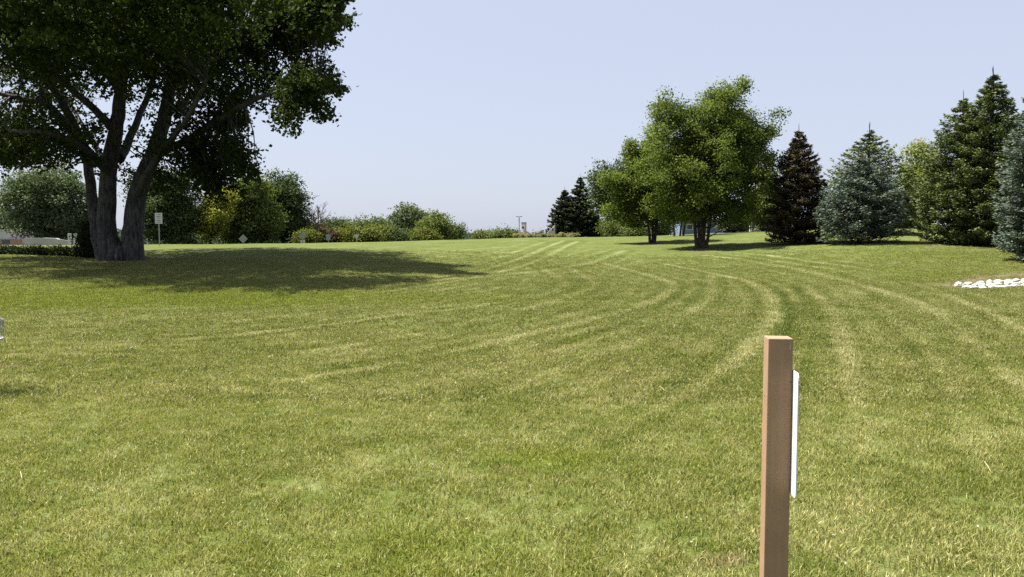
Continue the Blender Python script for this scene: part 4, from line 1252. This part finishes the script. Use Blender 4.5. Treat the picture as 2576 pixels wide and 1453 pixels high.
# ------------------------------------------------------------------ the brown post with white plate
def post():
    m, nt, out = newmat('brown_post')
    g = nt.nodes.new('ShaderNodeTexCoord')
    f1 = noise(nt, g.outputs['Object'], 7, 5, .6)
    f2 = noise(nt, g.outputs['Object'], 260, 3, .7)
    mp = nt.nodes.new('ShaderNodeMapping'); mp.inputs['Scale'].default_value = (60, 60, 3)
    nt.links.new(g.outputs['Object'], mp.inputs[0])
    f3 = noise(nt, mp.outputs[0], 1.0, 4, .6)
    c = ramp(nt, f1, [(.3, (.235, .143, .083)), (.7, (.305, .195, .120))])
    c = mixc(nt, .22, c, ramp(nt, f3, [(.3, (.20, .122, .074)), (.7, (.34, .23, .145))]))
    c = mixc(nt, .18, c, mixc(nt, 1.0, c, ramp(nt, f2, [(.35, (.6, .6, .6)), (.65, (1.25, 1.25, 1.25))]), 'MULTIPLY'))
    sp = nt.nodes.new('ShaderNodeTexVoronoi'); sp.inputs['Scale'].default_value = 26
    nt.links.new(g.outputs['Object'], sp.inputs['Vector'])
    c = mixc(nt, ramp(nt, sp.outputs['Distance'], [(.03, (.8, .8, .8)), (.07, (0, 0, 0))]), c, (.06, .04, .03))
    p = nt.nodes.new('ShaderNodeBsdfPrincipled'); p.inputs['Roughness'].default_value = .6; p.inputs['Specular IOR Level'].default_value = .3
    nt.links.new(c, p.inputs['Base Color'])
    b = nt.nodes.new('ShaderNodeBump'); b.inputs['Strength'].default_value = .35; b.inputs['Distance'].default_value = .002
    nt.links.new(f2, b.inputs['Height']); nt.links.new(b.outputs[0], p.inputs['Normal'])
    nt.links.new(p.outputs[0], out.inputs[0])
    a = R(-7.0); w = .0889
    fl = at(1933, 852, 2.95)                       # front left top corner
    right, back = Vector((math.cos(a), math.sin(a), 0)), Vector((-math.sin(a), math.cos(a), 0))
    c0 = Vector((fl.x, fl.y, 0)) + right * w / 2 + back * w / 2
    top = fl.z
    root = empty('sign_post', (c0.x, c0.y, hz_(c0.x, c0.y)), 'square brown post in the foreground with a white plate on its right side', 'post')
    root.rotation_euler = (0, 0, a)
    z0 = root.location.z
    H = top - z0
    MB().box((0, 0, H / 2 - .1), (w, w, H + .2), bevel=.0035).build('post', m, root)
    # white plate on the right face, sticking out towards the camera
    e = .082
    zt, zb = at(1993, 932, 2.94).z - z0, at(1986, 1240, 2.94).z - z0
    pw, ph = w + 2 * e, zt - zb
    Mx = Matrix.Translation((w / 2 + .0035, 0, 0)) @ Matrix.Rotation(R(90), 4, 'Z')
    mb = MB(); mb.prism(rrect(pw, ph, .022, zb), .004, Mx)
    mw = simple('white_plate', (.97, .98, .99), .5, .015, 4)
    pl = mb.build('plate', mw, root)
    ms = simple('screw', (.15, .12, .10), .5, .2, 20, .5)
    for z in (zt - .055, zb + .055):
        MB().tube([(w / 2 + .005, 0, z), (w / 2 + .009, 0, z)], .006, 10).build('screw', ms, root)
    # dark nail holes on the faces
    zc = at(1966, 962, 2.94).z - z0
    MB().tube([(w / 2 - .006, -w / 2 - .0012, zc), (w / 2 - .006, -w / 2 + .002, zc)], .0032, 10).build('nail', ms, root)
    mp_ = simple('pale_scuff', (.62, .50, .38), .8, .2, 60)
    for (px_, py_, a_, b_) in ((1986, 872, .0025, .016), (1966, 1092, .004, .0022), (1958, 1190, .002, .002), (1975, 1330, .003, .0015)):
        zc = at(px_, py_, 2.94).z - z0
        xo = (px_ - 1962.5) * 2.94 / F
        MB().tube([(xo, -w / 2 - .0006, zc), (xo, -w / 2 + .001, zc)], 1.0, 10).build('scuff', mp_, root)
        o = root.children[-1]
        for v in o.data.vertices: v.co.x = xo + (v.co.x - xo) * a_; v.co.z = zc + (v.co.z - zc) * b_
    z2 = at(1925, 1000, 2.97).z - z0
    MB().tube([(-w / 2 - .001, .01, z2), (-w / 2 + .002, .01, z2)], .003, 10).build('nail', ms, root)
post()

# ------------------------------------------------------------------ disc basket at the left edge
def basket():
    Y = 8.1
    rim = at(11, 808, Y)
    c = Vector((rim.x - .405, Y, hz_(rim.x - .405, Y)))
    root = empty('disc_basket', c, 'galvanised wire disc basket on a pole at the left edge', 'disc basket')
    def ring(mb, r, z, t, n=40):
        mb.tube([(r * math.cos(6.2832 * k / n), r * math.sin(6.2832 * k / n), z) for k in range(n + 1)], t, 6, cap=False)
    MB().tube([(0, 0, -.1), (0, 0, 1.36)], .024, 14).build('pole', M_STEEL, root, smooth=True)
    mb = MB()
    z0, z1 = .53, .72
    for z, t in ((z1, .007), (z0 + .10, .004), (z0, .006)): ring(mb, .335, z, t)
    ring(mb, .17, z0 - .01, .004)
    for k in range(40):
        a = 6.2832 * k / 40; x, y = math.cos(a), math.sin(a)
        mb.tube([(x * .335, y * .335, z1), (x * .335, y * .335, z0), (x * .03, y * .03, z0 - .02)], .0032, 5)
    mb.build('cage', M_STEEL, root)
    mb = MB(); ring(mb, .28, 1.22, .006); ring(mb, .28, 1.30, .006)
    for k in range(12):
        a = 6.2832 * k / 12; x, y = math.cos(a), math.sin(a)
        mb.tube([(x * .28, y * .28, 1.22), (x * .28, y * .28, 1.30), (0, 0, 1.31)], .005, 5)
    mb.build('band', M_STEEL, root)
    for k in range(12):
        a = 6.2832 * (k + .5) / 12; x, y = math.cos(a), math.sin(a)
        pts = [(x * (.28 - .24 * s ** .6), y * (.28 - .24 * s ** .6), 1.22 - .42 * s - .06 * math.sin(3.14 * s)) for s in [j / 9 for j in range(10)]]
        mb = MB(); mb.tube(pts, .004, 5)
        mb.build('chain', M_STEEL, root)
basket()

# pale dry stalks lying on the grass
def stalks():
    ms = simple('dry_straw', (.55, .50, .26), .7, .1, 30)
    for (a, b), (c, d), lab in (((2476, 1180), (2492, 1200), 'pale dry straw lying on the lawn near the right edge, steeply slanting'), ((52, 1206), (56, 1218), 'short pale dry stalk standing in the lawn at far left'),
                                ((1660, 985), (1672, 992), 'pale dry stalk lying left of the brown post')):
        p, q = ground(a, b), ground(c, d)
        p += Vector((0, 0, .05)); q += Vector((0, 0, .035))
        root = p
        o = MB().tube([p - p, (q - p) * .5 + Vector((0, 0, .004)), q - p], [.0022, .0026, .0016], 6).build('straw_stalk', ms)
        o.location = p
        tag(o, lab, 'straw')
stalks()
def clover():
    rng = np.random.default_rng(8)
    n = 150
    Y = 3.2 + 8 * rng.random(n) ** 1.2
    X = (rng.random(n) * 1.5 - .75) * Y
    Z = height(X, Y) + .038
    C = np.column_stack([X, Y, Z])
    V, Fq, T = leaves(C, 7, (.003, .003, .002), .008, rng, .7)
    o = raw_mesh('clover_flowers', V, Fq, leafmat('clover_white', (.55, .52, .38), (.85, .83, .70), .2), None, T)
    tag(o, 'tiny white clover heads scattered through the near lawn', 'clover', kind='stuff')
clover()
